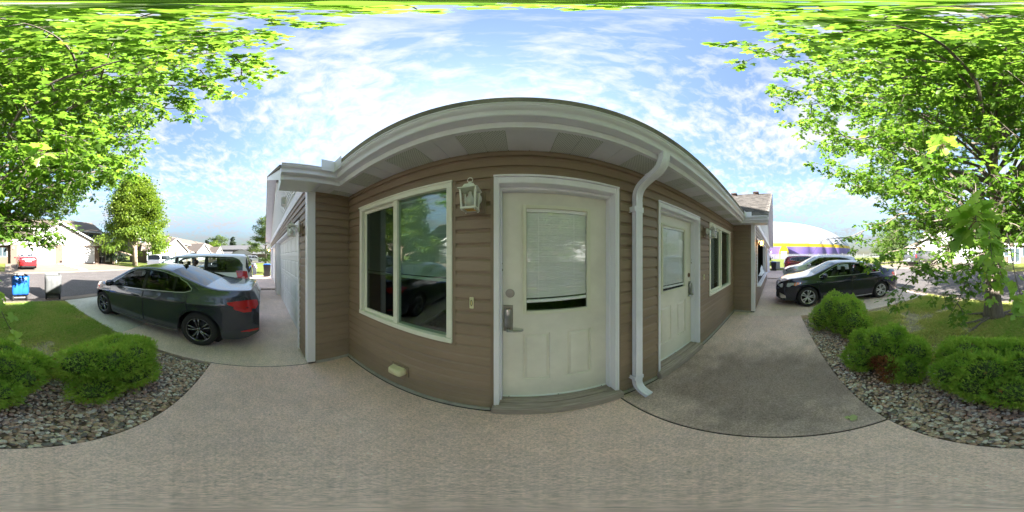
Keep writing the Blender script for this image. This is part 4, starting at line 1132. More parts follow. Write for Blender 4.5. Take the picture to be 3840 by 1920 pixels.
def car(name, label, sp, loc, heading, paint_m, cat='car', group=None, rim='rim_silver', spokes=10, rstyle='plain', detail=2):
    """sp: shape numbers. local x forward, y left. heading = world direction of the nose (radians from +x)"""
    T = thing(name, label, cat, loc, heading, group)
    Lf, Lr, wb, W0, sill = sp['Lf'], sp['Lr'], sp['wb'], sp['W'], sp.get('sill', 0.2)
    xw = sp.get('xw', (wb/2, -wb/2)); wr = sp['wr']; ar = wr + 0.055
    ztop = smooth1(*zip(*sp['top']), sp.get('tw', 0.07)); zbelt = smooth1(*zip(*sp['belt']), 0.10)
    tum = sp.get('tum', 0.40)
    xs = np.unique(np.round(np.concatenate([np.arange(-Lr, Lf, 0.03 if detail > 1 else 0.05), [-Lr, Lf], -Lr + np.array([0.004, 0.012, 0.022]), Lf - np.array([0.004, 0.012, 0.022])]), 4))
    nL, nG, nR = 16, 8, 10
    pw_f, pw_r = sp.get('nose', 0.55), sp.get('tail', 0.72)
    def W(x):
        w = W0
        xf, xr = Lf - 1.0, -Lr + 0.9
        if x > xf: w = W0*(1 - (1-pw_f)*((x-xf)/(Lf-xf))**2.6)
        if x < xr: w = W0*(1 - (1-pw_r)*((xr-x)/(xr+Lr))**3.0)
        return w
    def zbot(x):
        z = sill
        # bumper ends lift slightly
        if x > Lf-0.35: z += 0.10*((x-Lf+0.35)/0.35)**2
        if x < -Lr+0.35: z += 0.12*((-Lr+0.35-x)/0.35)**2
        for c in xw:
            d = abs(x-c)
            if d < ar: z = max(z, wr + math.sqrt(ar*ar - d*d)*1.0)
        return z
    def section(x):
        w = W(x); zb_ = zbot(x); ze = float(zbelt(x)); zp = float(ztop(x)); zp = max(zp, zb_+0.05); ze = min(ze, zp-0.012); zb_ = min(zb_, ze-0.02)
        H = zp-ze; pts = []
        for i in range(nL):
            t = i/(nL-1); z = zb_ + (ze-zb_)*t
            u = (z-sill)/max(0.05, ze-sill)                           # 0 sill .. 1 belt
            k = 0.925 + 0.075*math.sin(min(1, max(0, u))**0.8*math.pi*0.62)
            k -= 0.035*max(0, u-0.82)/0.18
            k += 0.012*math.exp(-((u-0.80)/0.05)**2)*sp.get('crease', 1)
            pts.append((w*k, z))
        yb = pts[-1][0]; hs = 0.86*H
        wrf = max(yb*0.5, yb - tum*hs - 0.012)
        for i in range(1, nG+1):
            t = i/nG; pts.append((yb - (yb-wrf)*(t**1.15), ze + hs*t))
        for i in range(1, nR+1):
            t = i/nR; y = wrf*(1-t); pts.append((y, zp - (H-hs)*((1-t)**2.6)))
        return pts
    sec = [section(float(x)) for x in xs]; n = len(sec[0])
    V = []; idx = []
    for x, s in zip(xs, sec):
        row = []
        for (y, z) in s: row.append(len(V)); V.append((float(x), y, z))
        for (y, z) in s[-2::-1]: row.append(len(V)); V.append((float(x), -y, z))
        idx.append(row)
    m = len(idx[0]); F = []; FM = []
    for i in range(len(xs)-1):
        for j in range(m-1):
            F.append((idx[i][j], idx[i+1][j], idx[i+1][j+1], idx[i][j+1])); FM.append((i, j))
    F.append(tuple(idx[0])); FM.append((-1, -1)); F.append(tuple(idx[-1][::-1])); FM.append((-1, -1))
    bvh = BVHTree.FromPolygons([Vector(v) for v in V], F)
    # ---- openings
    side_w = [([p[0] for p in w_[0]], [p[1] for p in w_[0]], [p[0] for p in w_[1]], [p[1] for p in w_[1]]) for w_ in sp['side']]
    def in_side(x, z, ins):
        for lx, lz, hx, hz in side_w:
            a, b = min(lx), max(lx)
            if a+ins < x < b-ins and np.interp(x, lx, lz)+ins < z < np.interp(x, hx, hz)-ins: return True
        return False
    jr0 = nL+nG                                                       # roof strip starts
    glassF, glassR, keep = [], [], []
    for f, (i, j) in zip(F, FM):
        if i < 0: keep.append(f); continue
        cx = sum(V[k][0] for k in f)/4; cz = sum(V[k][2] for k in f)/4; jj = min(j, m-2-j)
        if jj >= jr0 and sp['ws'][0] < cx < sp['ws'][1]: glassF.append(f); continue
        if jj >= jr0 - sp.get('rg_in', 0) and sp['rg'][0] < cx < sp['rg'][1]: glassR.append(f); continue
        if nL-2 <= jj < nL+nG and in_side(cx, cz, 0.022): continue
        keep.append(f)
    def sub(faces, nm, mm, sm=True, off=0.0, lab=None):
        used = sorted({k for f in faces for k in f}); mp_ = {k: i for i, k in enumerate(used)}
        me = bpy.data.meshes.new(nm); me.from_pydata([(V[k][0], V[k][1], V[k][2]+off) for k in used], [], [tuple(mp_[k] for k in f) for f in faces])
        bm = bmesh.new(); bm.from_mesh(me); bmesh.ops.recalc_face_normals(bm, faces=bm.faces); bm.to_mesh(me); bm.free()
        me.polygons.foreach_set('use_smooth', [len(p.vertices) < 5 for p in me.polygons]); me.materials.append(MATS[mm] if isinstance(mm, str) else mm)
        return inst(nm, me, T)
    body = sub(keep, 'body', paint_m)
    gdark = sp.get('glass', 'car_glass')
    if glassF: sub(glassF, 'windshield', 'car_glass')
    if glassR: sub(glassR, 'rear_window', sp.get('glass_r', gdark))
    # ---- patches laid on the body by projection
    def hit(o, d):
        p, nrm, i, dist = bvh.ray_cast(Vector(o), Vector(d).normalized())
        return p, nrm
    def patch(pts2, proj, off, nm, mm, parent=T, nv=6, thick=True):
        """pts2: list of (u, lo, hi); proj(u, v) -> ray origin, direction"""
        b = MB(); rows = []
        for (u, lo, hi) in pts2:
            row = []
            for k in range(nv+1):
                o, d = proj(u, lo + (hi-lo)*k/nv); p, nr = hit(o, d)
                if p is None: return None
                if nr.dot(Vector(d)) > 0: nr = -nr
                row.append(p + nr*off)
            rows.append(row)
        for row in rows: b.v += [tuple(p) for p in row]
        k_ = nv+1
        b.f = [(i*k_+j, (i+1)*k_+j, (i+1)*k_+j+1, i*k_+j+1) for i in range(len(rows)-1) for j in range(nv)]
        return b.build(nm, mm, parent, world=False, smooth=True, recalc=True)
    def ribbon(line, proj, w, off, nm, mm, parent=T):
        """thin strip along a polyline of (u, v)"""
        pts = []
        for u, v in line:
            o, d = proj(u, v); p, nr = hit(o, d)
            if p is None: continue
            if nr.dot(Vector(d)) > 0: nr = -nr
            pts.append((p + nr*off, nr))
        if len(pts) < 2: return None
        b = MB()
        for i, (p, nr) in enumerate(pts):
            t = (pts[min(i+1, len(pts)-1)][0] - pts[max(i-1, 0)][0]).normalized(); s_ = t.cross(nr).normalized()*w/2
            b.v += [tuple(p - s_), tuple(p + s_)]
        b.f = [(2*i, 2*i+2, 2*i+3, 2*i+1) for i in range(len(pts)-1)]
        return b.build(nm, mm, parent, world=False, smooth=True)
    def side_proj(s): return lambda u, v: ((u, s*3.0, v), (0, -s, 0))
    rear_proj = lambda u, v: ((-6.0, u, v), (1, 0, 0)); front_proj = lambda u, v: ((6.0, u, v), (-1, 0, 0))
    def diag(sx, s, c=0.8): return lambda u, v: ((sx*6.0*c + 0, s*3.0, 0) , (0, 0, 0))
    sides = (1, -1) if detail else (1, -1)
    for s in sides:
        pj = side_proj(s)
        for wi, (lx, lz, hx, hz) in enumerate(side_w):
            a, b = min(lx), max(lx); us = np.linspace(a, b, 26)
            patch([(u, float(np.interp(u, lx, lz)), float(np.interp(u, hx, hz))) for u in us], pj, 0.004, 'side_window', sp.get('glass_list', [gdark]*9)[wi])
        if detail > 0:
            # bright or black trim round the whole side glass
            lo = [(u, v) for lx, lz, hx, hz in side_w[:1] for u, v in zip(lx, lz)]
            tm = sp.get('trim', 'black_trim')
            x_all = [v for w_ in side_w for v in w_[0]]; a, b = min(x_all), max(x_all)
            us = np.linspace(a, b, 60)
            def env(u, k):
                best = None
                for lx, lz, hx, hz in side_w:
                    if min(lx)-0.09 <= u <= max(lx)+0.09:
                        v = float(np.interp(u, lx, lz) if k == 0 else np.interp(u, hx, hz)); best = v if best is None else (min(best, v) if k == 0 else max(best, v))
                return best
            loop = [(u, env(u, 0)-0.008) for u in us if env(u, 0) is not None] + [(u, env(u, 1)+0.008) for u in us[::-1] if env(u, 1) is not None]
            loop.append(loop[0]); ribbon(loop, pj, 0.016, 0.007, 'window_trim', tm)
            # pillars between the panes
            for k in range(len(side_w)-1):
                lo1, hi1 = min(side_w[k][0]), max(side_w[k+1][0]); x0_, x1_ = hi1-0.004, lo1+0.004
                if 0 < x1_-x0_ < 0.3:
                    patch([(u, env(min(max(u, hi1-0.05), lo1+0.05), 0) or 1.0, env(u, 1) or 1.3) for u in np.linspace(x0_, x1_, 4)], pj, 0.0055, 'door_pillar', 'black_trim')
        # doors: proud panels with a dark shut line and a handle
        for (x0_, x1_, zlo, zhi_off, hx_, hz_) in sp.get('doors', []):
            us = np.linspace(x0_, x1_, 16); zl = [max(zlo, zbot(float(u))+0.035) for u in us]
            zh = [float(zbelt(float(u)))-zhi_off for u in us]
            dr = patch(list(zip(us, zl, zh)), pj, 0.003, 'door', paint_m, nv=12)
            if dr is None: continue
            line = [(us[0], zh[0])] + [(us[0], zh[0] + (zl[0]-zh[0])*k/10) for k in range(1, 11)] + list(zip(us[1:], zl[1:])) + [(us[-1], zl[-1] + (zh[-1]-zl[-1])*k/10) for k in range(1, 11)]
            ribbon(line, pj, 0.012, 0.0042, 'shut_line', 'black_plastic', dr)
            if detail > 0:
                o, d = pj(hx_, hz_); p, nr = hit(o, d)
                if p is not None:
                    q = MB(); yy = p.y
                    q.tube([(hx_-0.10, yy+s*0.004, hz_), (hx_-0.08, yy+s*0.034, hz_+0.004), (hx_+0.07, yy+s*0.034, hz_+0.008), (hx_+0.10, yy+s*0.004, hz_+0.006)], [0.012, 0.014, 0.014, 0.010], 8)
                    q.build('handle', sp.get('handle', paint_m), dr, world=False, smooth=True)
        # lower sill strip
        if detail > 0:
            us = np.linspace(xw[1]+ar+0.03, xw[0]-ar-0.03, 16)
            patch([(u, sill+0.012, sill+0.05) for u in us], pj, 0.006, 'sill_trim', sp.get('sill_m', 'black_plastic'), nv=2)
        # door mirror
        mx_, mz_ = sp['mirror']; o, d = pj(mx_, mz_-0.02); p, nr = hit(o, d)
        if p is not None:
            q = MB(); y0_ = p.y; c = (mx_+0.01, y0_+s*0.155, mz_+0.045); rings = []
            for k, (dx, sc_) in enumerate(((-0.045, 0.93), (-0.02, 1.0), (0.03, 0.86), (0.065, 0.55), (0.08, 0.2))):
                rings.append([(c[0]+dx, c[1] + s*0.11*sc_*math.copysign(abs(math.cos(a))**0.6, math.cos(a)), c[2] + 0.075*sc_*math.copysign(abs(math.sin(a))**0.6, math.sin(a))) for a in [2*math.pi*i/16 for i in range(16)]])
            q.loft(rings); q.tube([(mx_, y0_-s*0.02, mz_-0.01), (mx_, y0_+s*0.08, mz_+0.01)], 0.028, 8)
            mo = q.build('mirror', sp.get('mirror_m', paint_m), T, world=False, smooth=True)
        # lamps wrap the corners: project along the diagonal
        for (kind, px_, us_, mm) in sp.get('lamps', []):
            sx = -1 if kind == 'rear' else 1
            ang = R(px_); dvec = Vector((-sx*math.sin(ang), -s*math.cos(ang), 0)); tang = Vector((-dvec.y, dvec.x, 0))*(1 if sx*s > 0 else -1)
            org = Vector((sx*(Lf if sx > 0 else Lr)*0.9, s*W0*0.9, 0)) - dvec*3
            pr = lambda u, v, org=org, dvec=dvec, tang=tang: (org + tang*u + Vector((0, 0, v)), dvec)
            patch(us_, pr, 0.006, 'headlight' if sx > 0 else 'taillight', mm, nv=6)
    # ---- wheels, dark floor, seats
    ty, rm, dc = wheel_meshes(wr, sp.get('tw_', 0.21), rstyle, rim, spokes)
    for x_ in xw:
        for s in (1, -1):
            w_ = inst('wheel', ty, T, (x_, s*(W0*0.955-0.105), wr), (0, R(17*x_), 0 if s > 0 else math.pi))
            inst('rim', rm, w_); inst('brake_disc', dc, w_)
    q = MB(); wi = W0-0.29
    q.box(-Lr+0.14, Lf-0.14, -wi, wi, sill+0.01, 0.58)
    gap = [-Lr+0.2, xw[1]-ar-0.02, xw[1]+ar+0.02, xw[0]-ar-0.02, xw[0]+ar+0.02, Lf-0.3]
    for a, b in ((gap[0], gap[1]), (gap[2], gap[3]), (gap[4], gap[5])):
        if b - a > 0.05:
            for s in (1, -1): q.box(a, b, *sorted((s*wi, s*W0*0.80)), sill+0.015, 0.5)
    for x_ in xw:
        q.lathe([(ar+0.05, -wi), (ar+0.05, wi)], 20, (x_, 0, wr), 'y')
    q.build('underbody', 'black_plastic', T, world=False)
    for (sx_, sz_, rowm) in sp.get('seats', []):
        for s in ((1, -1) if detail else (1, -1)):
            q = MB(); b0 = 0.52
            q.loft([[(sx_+0.10-0.0*k, s*0.37+dy*k2, zz) if False else (sx_ + dx + lean, s*0.37 + dy, zz) for dx, dy in ((-0.07, -0.22*k2), (0.05, -0.22*k2), (0.05, 0.22*k2), (-0.07, 0.22*k2))] for zz, lean, k2 in ((b0, 0.10, 1), (b0+0.25, 0.04, 1.02), (sz_-0.20, -0.06, 0.9), (sz_-0.17, -0.07, 0.5))])
            q.cbox(sx_-0.03-0.07, sx_+0.06-0.07, s*0.37-0.13, s*0.37+0.13, sz_-0.15, sz_+0.04, 0.03)
            q.cbox(sx_-0.03, sx_+0.5, s*0.37-0.24, s*0.37+0.24, b0-0.02, b0+0.10, 0.04)
            q.build('seat', rowm, T, world=False)
    # number plate, grille and other named extras
    for (kind, y0_, y1_, z0_, z1_, mm, nm) in sp.get('ends', []):
        pr = rear_proj if kind == 'rear' else front_proj
        patch([(u, z0_, z1_) for u in np.linspace(y0_, y1_, 14)], pr, 0.008, nm, mm, nv=4)
    for (xa, ya, mm, nm, za, zb_) in sp.get('top_lines', []):
        pass
    if sp.get('fin'):
        fx = sp['fin']; z_ = float(ztop(fx)); q = MB()
        q.loft([[(fx+0.10, -0.002, z_-0.01), (fx+0.10, 0.002, z_-0.01), (fx+0.10, 0.002, z_-0.008), (fx+0.10, -0.002, z_-0.008)], [(fx, -0.03, z_-0.02), (fx, 0.03, z_-0.02), (fx-0.03, 0.006, z_+0.04), (fx-0.03, -0.006, z_+0.04)], [(fx-0.09, -0.03, z_-0.03), (fx-0.09, 0.03, z_-0.03), (fx-0.08, 0.003, z_+0.06), (fx-0.08, -0.003, z_+0.06)]])
        q.build('antenna_fin', 'black_trim', T, world=False)
    if sp.get('rails'):
        x0_, x1_ = sp['rails']
        for s in (1, -1):
            pts = []
            for u in np.linspace(x0_, x1_, 9):
                w = W0*0.72; p, nr = hit((u, s*w*0.93, 4), (0, 0, -1)); pts.append((u, s*w*0.93, p.z + 0.045*math.sin(math.pi*(u-x0_)/(x1_-x0_))**0.4))
            MB().tube(pts, 0.014, 8).build('roof_rail', sp.get('rail_m', 'rim_silver'), T, world=False, smooth=True)
    return T, bvh, ztop

SEDAN_A = dict(   # compact sport sedan
    Lf=2.12, Lr=2.26, wb=2.60, W=0.90, wr=0.325, sill=0.20, tum=0.46, fin=-0.62, trim='chrome', sill_m='rim_dark', nose=0.55, tail=0.74, crease=1.2, glass='car_glass_dark', handle='black_trim',
    top=[(-2.26, 0.70), (-2.25, 0.98), (-2.20, 1.055), (-2.0, 1.065), (-1.62, 1.075), (-1.42, 1.11), (-0.62, 1.395), (-0.3, 1.43), (0.05, 1.435), (0.40, 1.395), (1.10, 0.985), (1.20, 0.955), (1.7, 0.885), (2.0, 0.78), (2.10, 0.68), (2.12, 0.55)],
    belt=[(-2.26, 0.69), (-2.2, 0.90), (-1.9, 0.975), (-1.3, 0.975), (0, 0.92), (1.0, 0.87), (1.6, 0.80), (2.0, 0.69), (2.12, 0.54)],
    ws=(0.42, 1.04), rg=(-1.40, -0.66), rg_in=0,
    side=[([(-0.10, 0.945), (0.90, 0.905)], [(-0.10, 1.335), (0.20, 1.315), (0.45, 1.22), (0.90, 0.945)]),
          ([(-0.82, 0.985), (-0.17, 0.95)], [(-0.82, 1.235), (-0.5, 1.305), (-0.17, 1.335)]),
          ([(-1.17, 1.035), (-1.05, 1.0), (-0.85, 0.985)], [(-1.17, 1.055), (-1.08, 1.13), (-0.85, 1.225)])],
    doors=[(-0.135, 0.93, 0.29, 0.012, 0.06, 0.80), (-1.10, -0.155, 0.29, 0.012, -0.98, 0.83)],
    mirror=(0.80, 0.93), seats=[(0.05, 1.17, 'seat_fabric'), (-0.85, 1.10, 'seat_fabric')],
    lamps=[('rear', 50, [(-0.21, 0.86, 0.885), (-0.12, 0.77, 0.90), (0.0, 0.715, 0.91), (0.10, 0.715, 0.91), (0.20, 0.76, 0.90), (0.26, 0.81, 0.885)], 'lamp_red'),
           ('rear', 55, [(-0.02, 0.36, 0.37), (0.10, 0.34, 0.39), (0.24, 0.35, 0.385)], 'lamp_red'),
           ('front', 45, [(-0.30, 0.70, 0.76), (-0.1, 0.64, 0.74), (0.22, 0.62, 0.70)], 'lamp_clear')],
    ends=[('rear', -0.27, 0.27, 0.64, 0.78, 'plate_white', 'number_plate'), ('rear', -0.62, 0.62, 0.845, 0.865, 'chrome', 'trunk_strip'), ('front', -0.4, 0.4, 0.36, 0.6, 'black_trim', 'grille')])
SEDAN_B = dict(   # mid-size family sedan
    Lf=2.33, Lr=2.37, wb=2.72, W=0.905, wr=0.325, sill=0.19, tum=0.42, trim='chrome', sill_m='chrome', nose=0.60, tail=0.74, glass='car_glass_clear', handle='paint_midnight',
    top=[(-2.37, 0.68), (-2.36, 1.0), (-2.28, 1.075), (-1.95, 1.10), (-1.75, 1.125), (-0.85, 1.425), (-0.4, 1.46), (0.05, 1.465), (0.35, 1.43), (1.18, 1.02), (1.3, 0.985), (1.9, 0.90), (2.18, 0.80), (2.31, 0.70), (2.33, 0.55)],
    belt=[(-2.37, 0.67), (-2.3, 0.93), (-1.9, 0.99), (-1.2, 0.985), (0, 0.955), (1.1, 0.905), (1.8, 0.82), (2.2, 0.71), (2.33, 0.54)],
    ws=(0.40, 1.12), rg=(-1.70, -0.92), rg_in=0,
    side=[([(-0.08, 0.985), (1.0, 0.945)], [(-0.08, 1.375), (0.25, 1.345), (0.55, 1.22), (1.0, 0.975)]),
          ([(-0.95, 1.02), (-0.16, 0.99)], [(-0.95, 1.29), (-0.6, 1.35), (-0.16, 1.375)]),
          ([(-1.32, 1.035), (-0.985, 1.022)], [(-1.32, 1.055), (-1.15, 1.17), (-0.985, 1.275)])],
    doors=[(-0.12, 1.02, 0.29, 0.012, 0.08, 0.83), (-1.15, -0.14, 0.29, 0.012, -1.0, 0.86)],
    mirror=(0.86, 0.955), seats=[(0.05, 1.20, 'seat_fabric'), (-0.90, 1.13, 'seat_fabric')],
    lamps=[('rear', 55, [(-0.16, 0.86, 0.97), (0.0, 0.80, 0.98), (0.22, 0.82, 0.97)], 'lamp_red'),
           ('front', 42, [(-0.42, 0.755, 0.80), (-0.30, 0.70, 0.795), (-0.1, 0.655, 0.78), (0.16, 0.62, 0.74), (0.30, 0.66, 0.70)], 'lamp_clear'),
           ('front', 42, [(-0.44, 0.775, 0.80), (-0.33, 0.715, 0.798), (-0.25, 0.70, 0.792)], 'lamp_amber'),
           ('front', 48, [(0.02, 0.28, 0.36), (0.14, 0.27, 0.42), (0.22, 0.29, 0.44)], 'rim_silver')],
    ends=[('front', -0.5, 0.5, 0.62, 0.70, 'black_trim', 'grille'), ('front', -0.55, 0.55, 0.30, 0.45, 'black_plastic', 'lower_grille'), ('rear', -0.26, 0.26, 0.66, 0.80, 'plate_white', 'number_plate'), ('rear', -0.65, 0.65, 0.845, 0.875, 'chrome', 'trunk_strip')])
VAN = dict(   # minivan
    Lf=2.55, Lr=2.52, wb=3.05, W=0.97, wr=0.335, sill=0.22, tum=0.26, nose=0.62, tail=0.93, glass='car_glass', glass_list=['car_glass_clear', 'car_glass_clear', 'car_glass_dark'], glass_r='car_glass_dark', tw=0.06,
    top=[(-2.52, 0.75), (-2.51, 1.05), (-2.42, 1.52), (-2.34, 1.66), (-2.2, 1.69), (-1.0, 1.73), (0.0, 1.72), (0.6, 1.65), (0.95, 1.52), (1.75, 1.10), (1.9, 1.06), (2.3, 0.95), (2.5, 0.80), (2.55, 0.6)],
    belt=[(-2.52, 0.74), (-2.49, 0.98), (-2.3, 1.04), (0, 1.01), (1.5, 0.96), (2.2, 0.84), (2.55, 0.58)],
    ws=(0.90, 1.72), rg=(-2.50, -2.36), rg_in=6,
    side=[([(0.42, 1.03), (1.42, 1.0)], [(0.42, 1.54), (0.7, 1.50), (1.0, 1.36), (1.42, 1.05)]),
          ([(-0.86, 1.045), (0.30, 1.035)], [(-0.86, 1.585), (0.30, 1.56)]),
          ([(-2.26, 1.07), (-2.15, 1.06), (-0.98, 1.045)], [(-2.26, 1.30), (-2.12, 1.48), (-1.9, 1.56), (-0.98, 1.585)])],
    doors=[(0.37, 1.48, 0.32, 0.012, 0.52, 0.90), (-0.92, 0.35, 0.32, 0.012, 0.2, 0.92)],
    mirror=(1.18, 1.03), mirror_m='black_trim', handle='paint_white', seats=[(0.45, 1.33, 'seat_fabric'), (-1.25, 1.28, 'seat_grey')],
    lamps=[('rear', 45, [(-0.19, 0.78, 1.10), (-0.08, 0.74, 1.10), (0.05, 0.74, 1.09), (0.12, 0.78, 1.08)], 'lamp_red'), ('front', 45, [(-0.2, 0.70, 0.86), (0.15, 0.66, 0.82)], 'lamp_clear')],
    ends=[('rear', -0.27, 0.27, 0.76, 0.90, 'plate_white', 'number_plate'), ('rear', -0.70, 0.70, 1.10, 1.52, 'car_glass_dark', 'tailgate_window')])
SUV_A = dict(  # rounded crossover
    Lf=2.28, Lr=2.32, wb=2.70, W=0.92, wr=0.35, sill=0.25, tum=0.34, nose=0.60, tail=0.86, rails=(-1.6, 0.3), glass='car_glass_dark', trim='chrome', tw=0.07,
    top=[(-2.32, 0.75), (-2.31, 1.05), (-2.2, 1.35), (-2.05, 1.58), (-1.85, 1.64), (-0.8, 1.69), (0.0, 1.68), (0.35, 1.62), (1.25, 1.13), (1.4, 1.10), (1.9, 1.02), (2.18, 0.88), (2.27, 0.75), (2.28, 0.6)],
    belt=[(-2.32, 0.74), (-2.25, 1.02), (-1.9, 1.10), (0, 1.06), (1.2, 1.01), (1.8, 0.92), (2.28, 0.58)],
    ws=(0.42, 1.20), rg=(-2.24, -2.06), rg_in=5,
    side=[([(-0.05, 1.09), (1.0, 1.05)], [(-0.05, 1.53), (0.25, 1.50), (0.55, 1.36), (1.0, 1.08)]),
          ([(-1.0, 1.12), (-0.14, 1.095)], [(-1.0, 1.53), (-0.14, 1.535)]),
          ([(-1.75, 1.26), (-1.3, 1.15), (-1.05, 1.13)], [(-1.75, 1.36), (-1.5, 1.47), (-1.05, 1.525)])],
    doors=[(-0.10, 1.02, 0.36, 0.012, 0.08, 0.92), (-1.18, -0.12, 0.36, 0.012, -1.0, 0.95)],
    mirror=(0.86, 1.08), seats=[(0.1, 1.35, 'seat_fabric'), (-0.85, 1.3, 'seat_fabric')],
    lamps=[('rear', 50, [(-0.30, 0.96, 1.02), (-0.1, 0.90, 1.06), (0.2, 0.93, 1.05)], 'lamp_red'),
           ('front', 42, [(-0.40, 0.87, 0.90), (-0.1, 0.80, 0.885), (0.22, 0.77, 0.85)], 'black_trim'), ('front', 42, [(-0.30, 0.855, 0.885), (-0.1, 0.82, 0.87), (0.10, 0.80, 0.85)], 'lamp_clear'), ('front', 42, [(-0.42, 0.875, 0.905), (-0.27, 0.845, 0.893)], 'lamp_amber')],
    ends=[('front', -0.5, 0.5, 0.62, 0.82, 'black_trim', 'grille'), ('rear', -0.26, 0.26, 0.80, 0.94, 'plate_white', 'number_plate')])
SUV_B = dict(  # boxy small utility
    Lf=2.15, Lr=2.28, wb=2.62, W=0.90, wr=0.35, sill=0.28, tum=0.22, nose=0.68, tail=0.95, rails=(-1.7, 0.2), glass='car_glass_dark', tw=0.05, rail_m='black_trim',
    top=[(-2.28, 0.8), (-2.27, 1.12), (-2.17, 1.58), (-2.08, 1.68), (-1.8, 1.72), (0.0, 1.72), (0.3, 1.66), (1.0, 1.16), (1.15, 1.11), (1.85, 1.03), (2.1, 0.90), (2.15, 0.65)],
    belt=[(-2.28, 0.79), (-2.24, 1.06), (0, 1.07), (1.2, 1.02), (1.9, 0.92), (2.15, 0.6)],
    ws=(0.34, 0.96), rg=(-2.26, -2.10), rg_in=6,
    side=[([(-0.06, 1.10), (0.86, 1.08)], [(-0.06, 1.58), (0.2, 1.56), (0.45, 1.42), (0.86, 1.10)]), ([(-1.0, 1.11), (-0.15, 1.10)], [(-1.0, 1.58), (-0.15, 1.58)]), ([(-1.85, 1.13), (-1.12, 1.115)], [(-1.85, 1.52), (-1.12, 1.58)])],
    doors=[(-0.10, 0.90, 0.40, 0.012, 0.08, 0.96), (-1.06, -0.12, 0.40, 0.012, -0.9, 0.97)], handle='black_trim', mirror=(0.74, 1.10), mirror_m='black_trim', seats=[(0.0, 1.35, 'seat_fabric')],
    lamps=[('rear', 50, [(-0.10, 0.90, 1.12), (0.06, 0.90, 1.12)], 'lamp_red'), ('front', 45, [(-0.15, 0.74, 0.90), (0.15, 0.72, 0.88)], 'lamp_clear')],
    ends=[('rear', -0.26, 0.26, 0.86, 1.0, 'plate_white', 'number_plate'), ('rear', -0.68, 0.68, 1.14, 1.52, 'car_glass_dark', 'tailgate_window'), ('rear', -0.8, 0.8, 0.40, 0.52, 'black_plastic', 'bumper_strip')])
PICKUP = dict(
    Lf=2.9, Lr=2.95, wb=3.68, W=0.99, wr=0.40, sill=0.38, tum=0.24, nose=0.80, tail=0.95, glass='car_glass_dark', tw=0.04, glass_list=['car_glass', 'car_glass_dark'],
    top=[(-2.95, 0.9), (-2.94, 1.32), (-2.85, 1.36), (-0.78, 1.36), (-0.72, 1.42), (-0.55, 1.82), (-0.4, 1.90), (0.5, 1.92), (0.75, 1.85), (1.35, 1.36), (1.5, 1.31), (2.4, 1.26), (2.8, 1.12), (2.9, 0.8)],
    belt=[(-2.95, 0.88), (-2.9, 1.24), (-1, 1.26), (1.2, 1.22), (2.3, 1.12), (2.9, 0.75)],
    ws=(0.80, 1.32), rg=(-0.70, -0.50), rg_in=3,
    side=[([(0.30, 1.28), (1.2, 1.25)], [(0.30, 1.78), (0.7, 1.74), (1.2, 1.29)]), ([(-0.45, 1.29), (0.2, 1.285)], [(-0.45, 1.76), (0.2, 1.79)])],
    doors=[(0.25, 1.25, 0.5, 0.012, 0.4, 1.12), (-0.5, 0.23, 0.5, 0.012, -0.3, 1.13)], mirror=(1.0, 1.30), mirror_m='black_trim', seats=[(0.3, 1.5, 'seat_fabric')],
    lamps=[('rear', 50, [(-0.06, 0.95, 1.28), (0.08, 0.95, 1.28)], 'lamp_red')], ends=[('rear', -0.9, 0.9, 0.5, 0.66, 'chrome', 'bumper_strip'), ('rear', -0.2, 0.2, 0.72, 0.82, 'plate_white', 'number_plate')])
DOWN, UP = R(-90), R(90)        # nose towards the street / towards the garages
car('sport_sedan', 'dark graphite sedan parked nose to the street on the left driveway, nearest the walk', SEDAN_A, (-3.275, -2.32, 0.002), DOWN, 'paint_graphite', rim='rim_dark', spokes=10, rstyle='pair')
T_cam, b_, z_ = car('family_sedan', 'dark blue-black sedan parked nose to the garage on the right driveway, nearest the walk', SEDAN_B, (5.76, -2.37, 0.002), UP, 'paint_midnight', spokes=10, rstyle='pair')
VANT, b_, z_ = car('minivan', 'white minivan parked beyond the dark graphite sedan, a person inside', VAN, (-6.52, -2.98, 0.002), DOWN, 'paint_white', 'minivan', spokes=5, rstyle='five')
car('crossover', 'silver crossover with roof rails parked behind the dark blue-black sedan', SUV_A, (9.75, -2.75, 0.002), UP, 'paint_silver', 'SUV', spokes=5, rstyle='five')
car('crossover', 'maroon crossover parked tail to the garages, beyond the silver one', dict(SUV_A, rails=None), (16.3, -3.2, 0.002), DOWN, 'paint_maroon', 'SUV', spokes=5, rstyle='five')
car('silver_sedan', 'silver sedan with red tail lights showing its tail behind the white minivan', dict(SEDAN_B, handle='paint_silver'), (-12.25, -2.85, 0.002), DOWN, 'paint_silver', spokes=5, rstyle='five', detail=1)
car('small_suv', 'boxy white SUV parked along the far kerb beside the roadside tree', SUV_B, (-16.9, -11.9, zt(-16.9, -11.9)-0.045), R(180+6), 'paint_white', 'SUV', spokes=5, rstyle='five', detail=1)
car('red_sedan', 'bright red sedan seen from behind on the sunlit driveway across the street', dict(SEDAN_B, handle='paint_red', trim='black_trim'), (-1.85, -16.4, zt(-1.85, -16.4)+0.01), DOWN, 'paint_red', spokes=5, rstyle='five', detail=1)
car('pickup_truck', 'dark grey pickup truck on the driveway across the street, behind the maple twigs', PICKUP, (13.0, -16.9, zt(13, -16.9)+0.01), DOWN, 'paint_pickup', 'truck', spokes=5, rstyle='five', detail=1)
car('far_suv', 'small white SUV crossing far off on the side street to the left', SUV_B, (-45.5, -2.2, 0.0), R(90), 'paint_white', 'SUV', spokes=5, rstyle='five', detail=0)
q = text_mesh('badge', 'HYBRID', 0.045, 'chrome', T_cam, (1.02, 0.905, 0.80), (R(90), 0, R(180)))

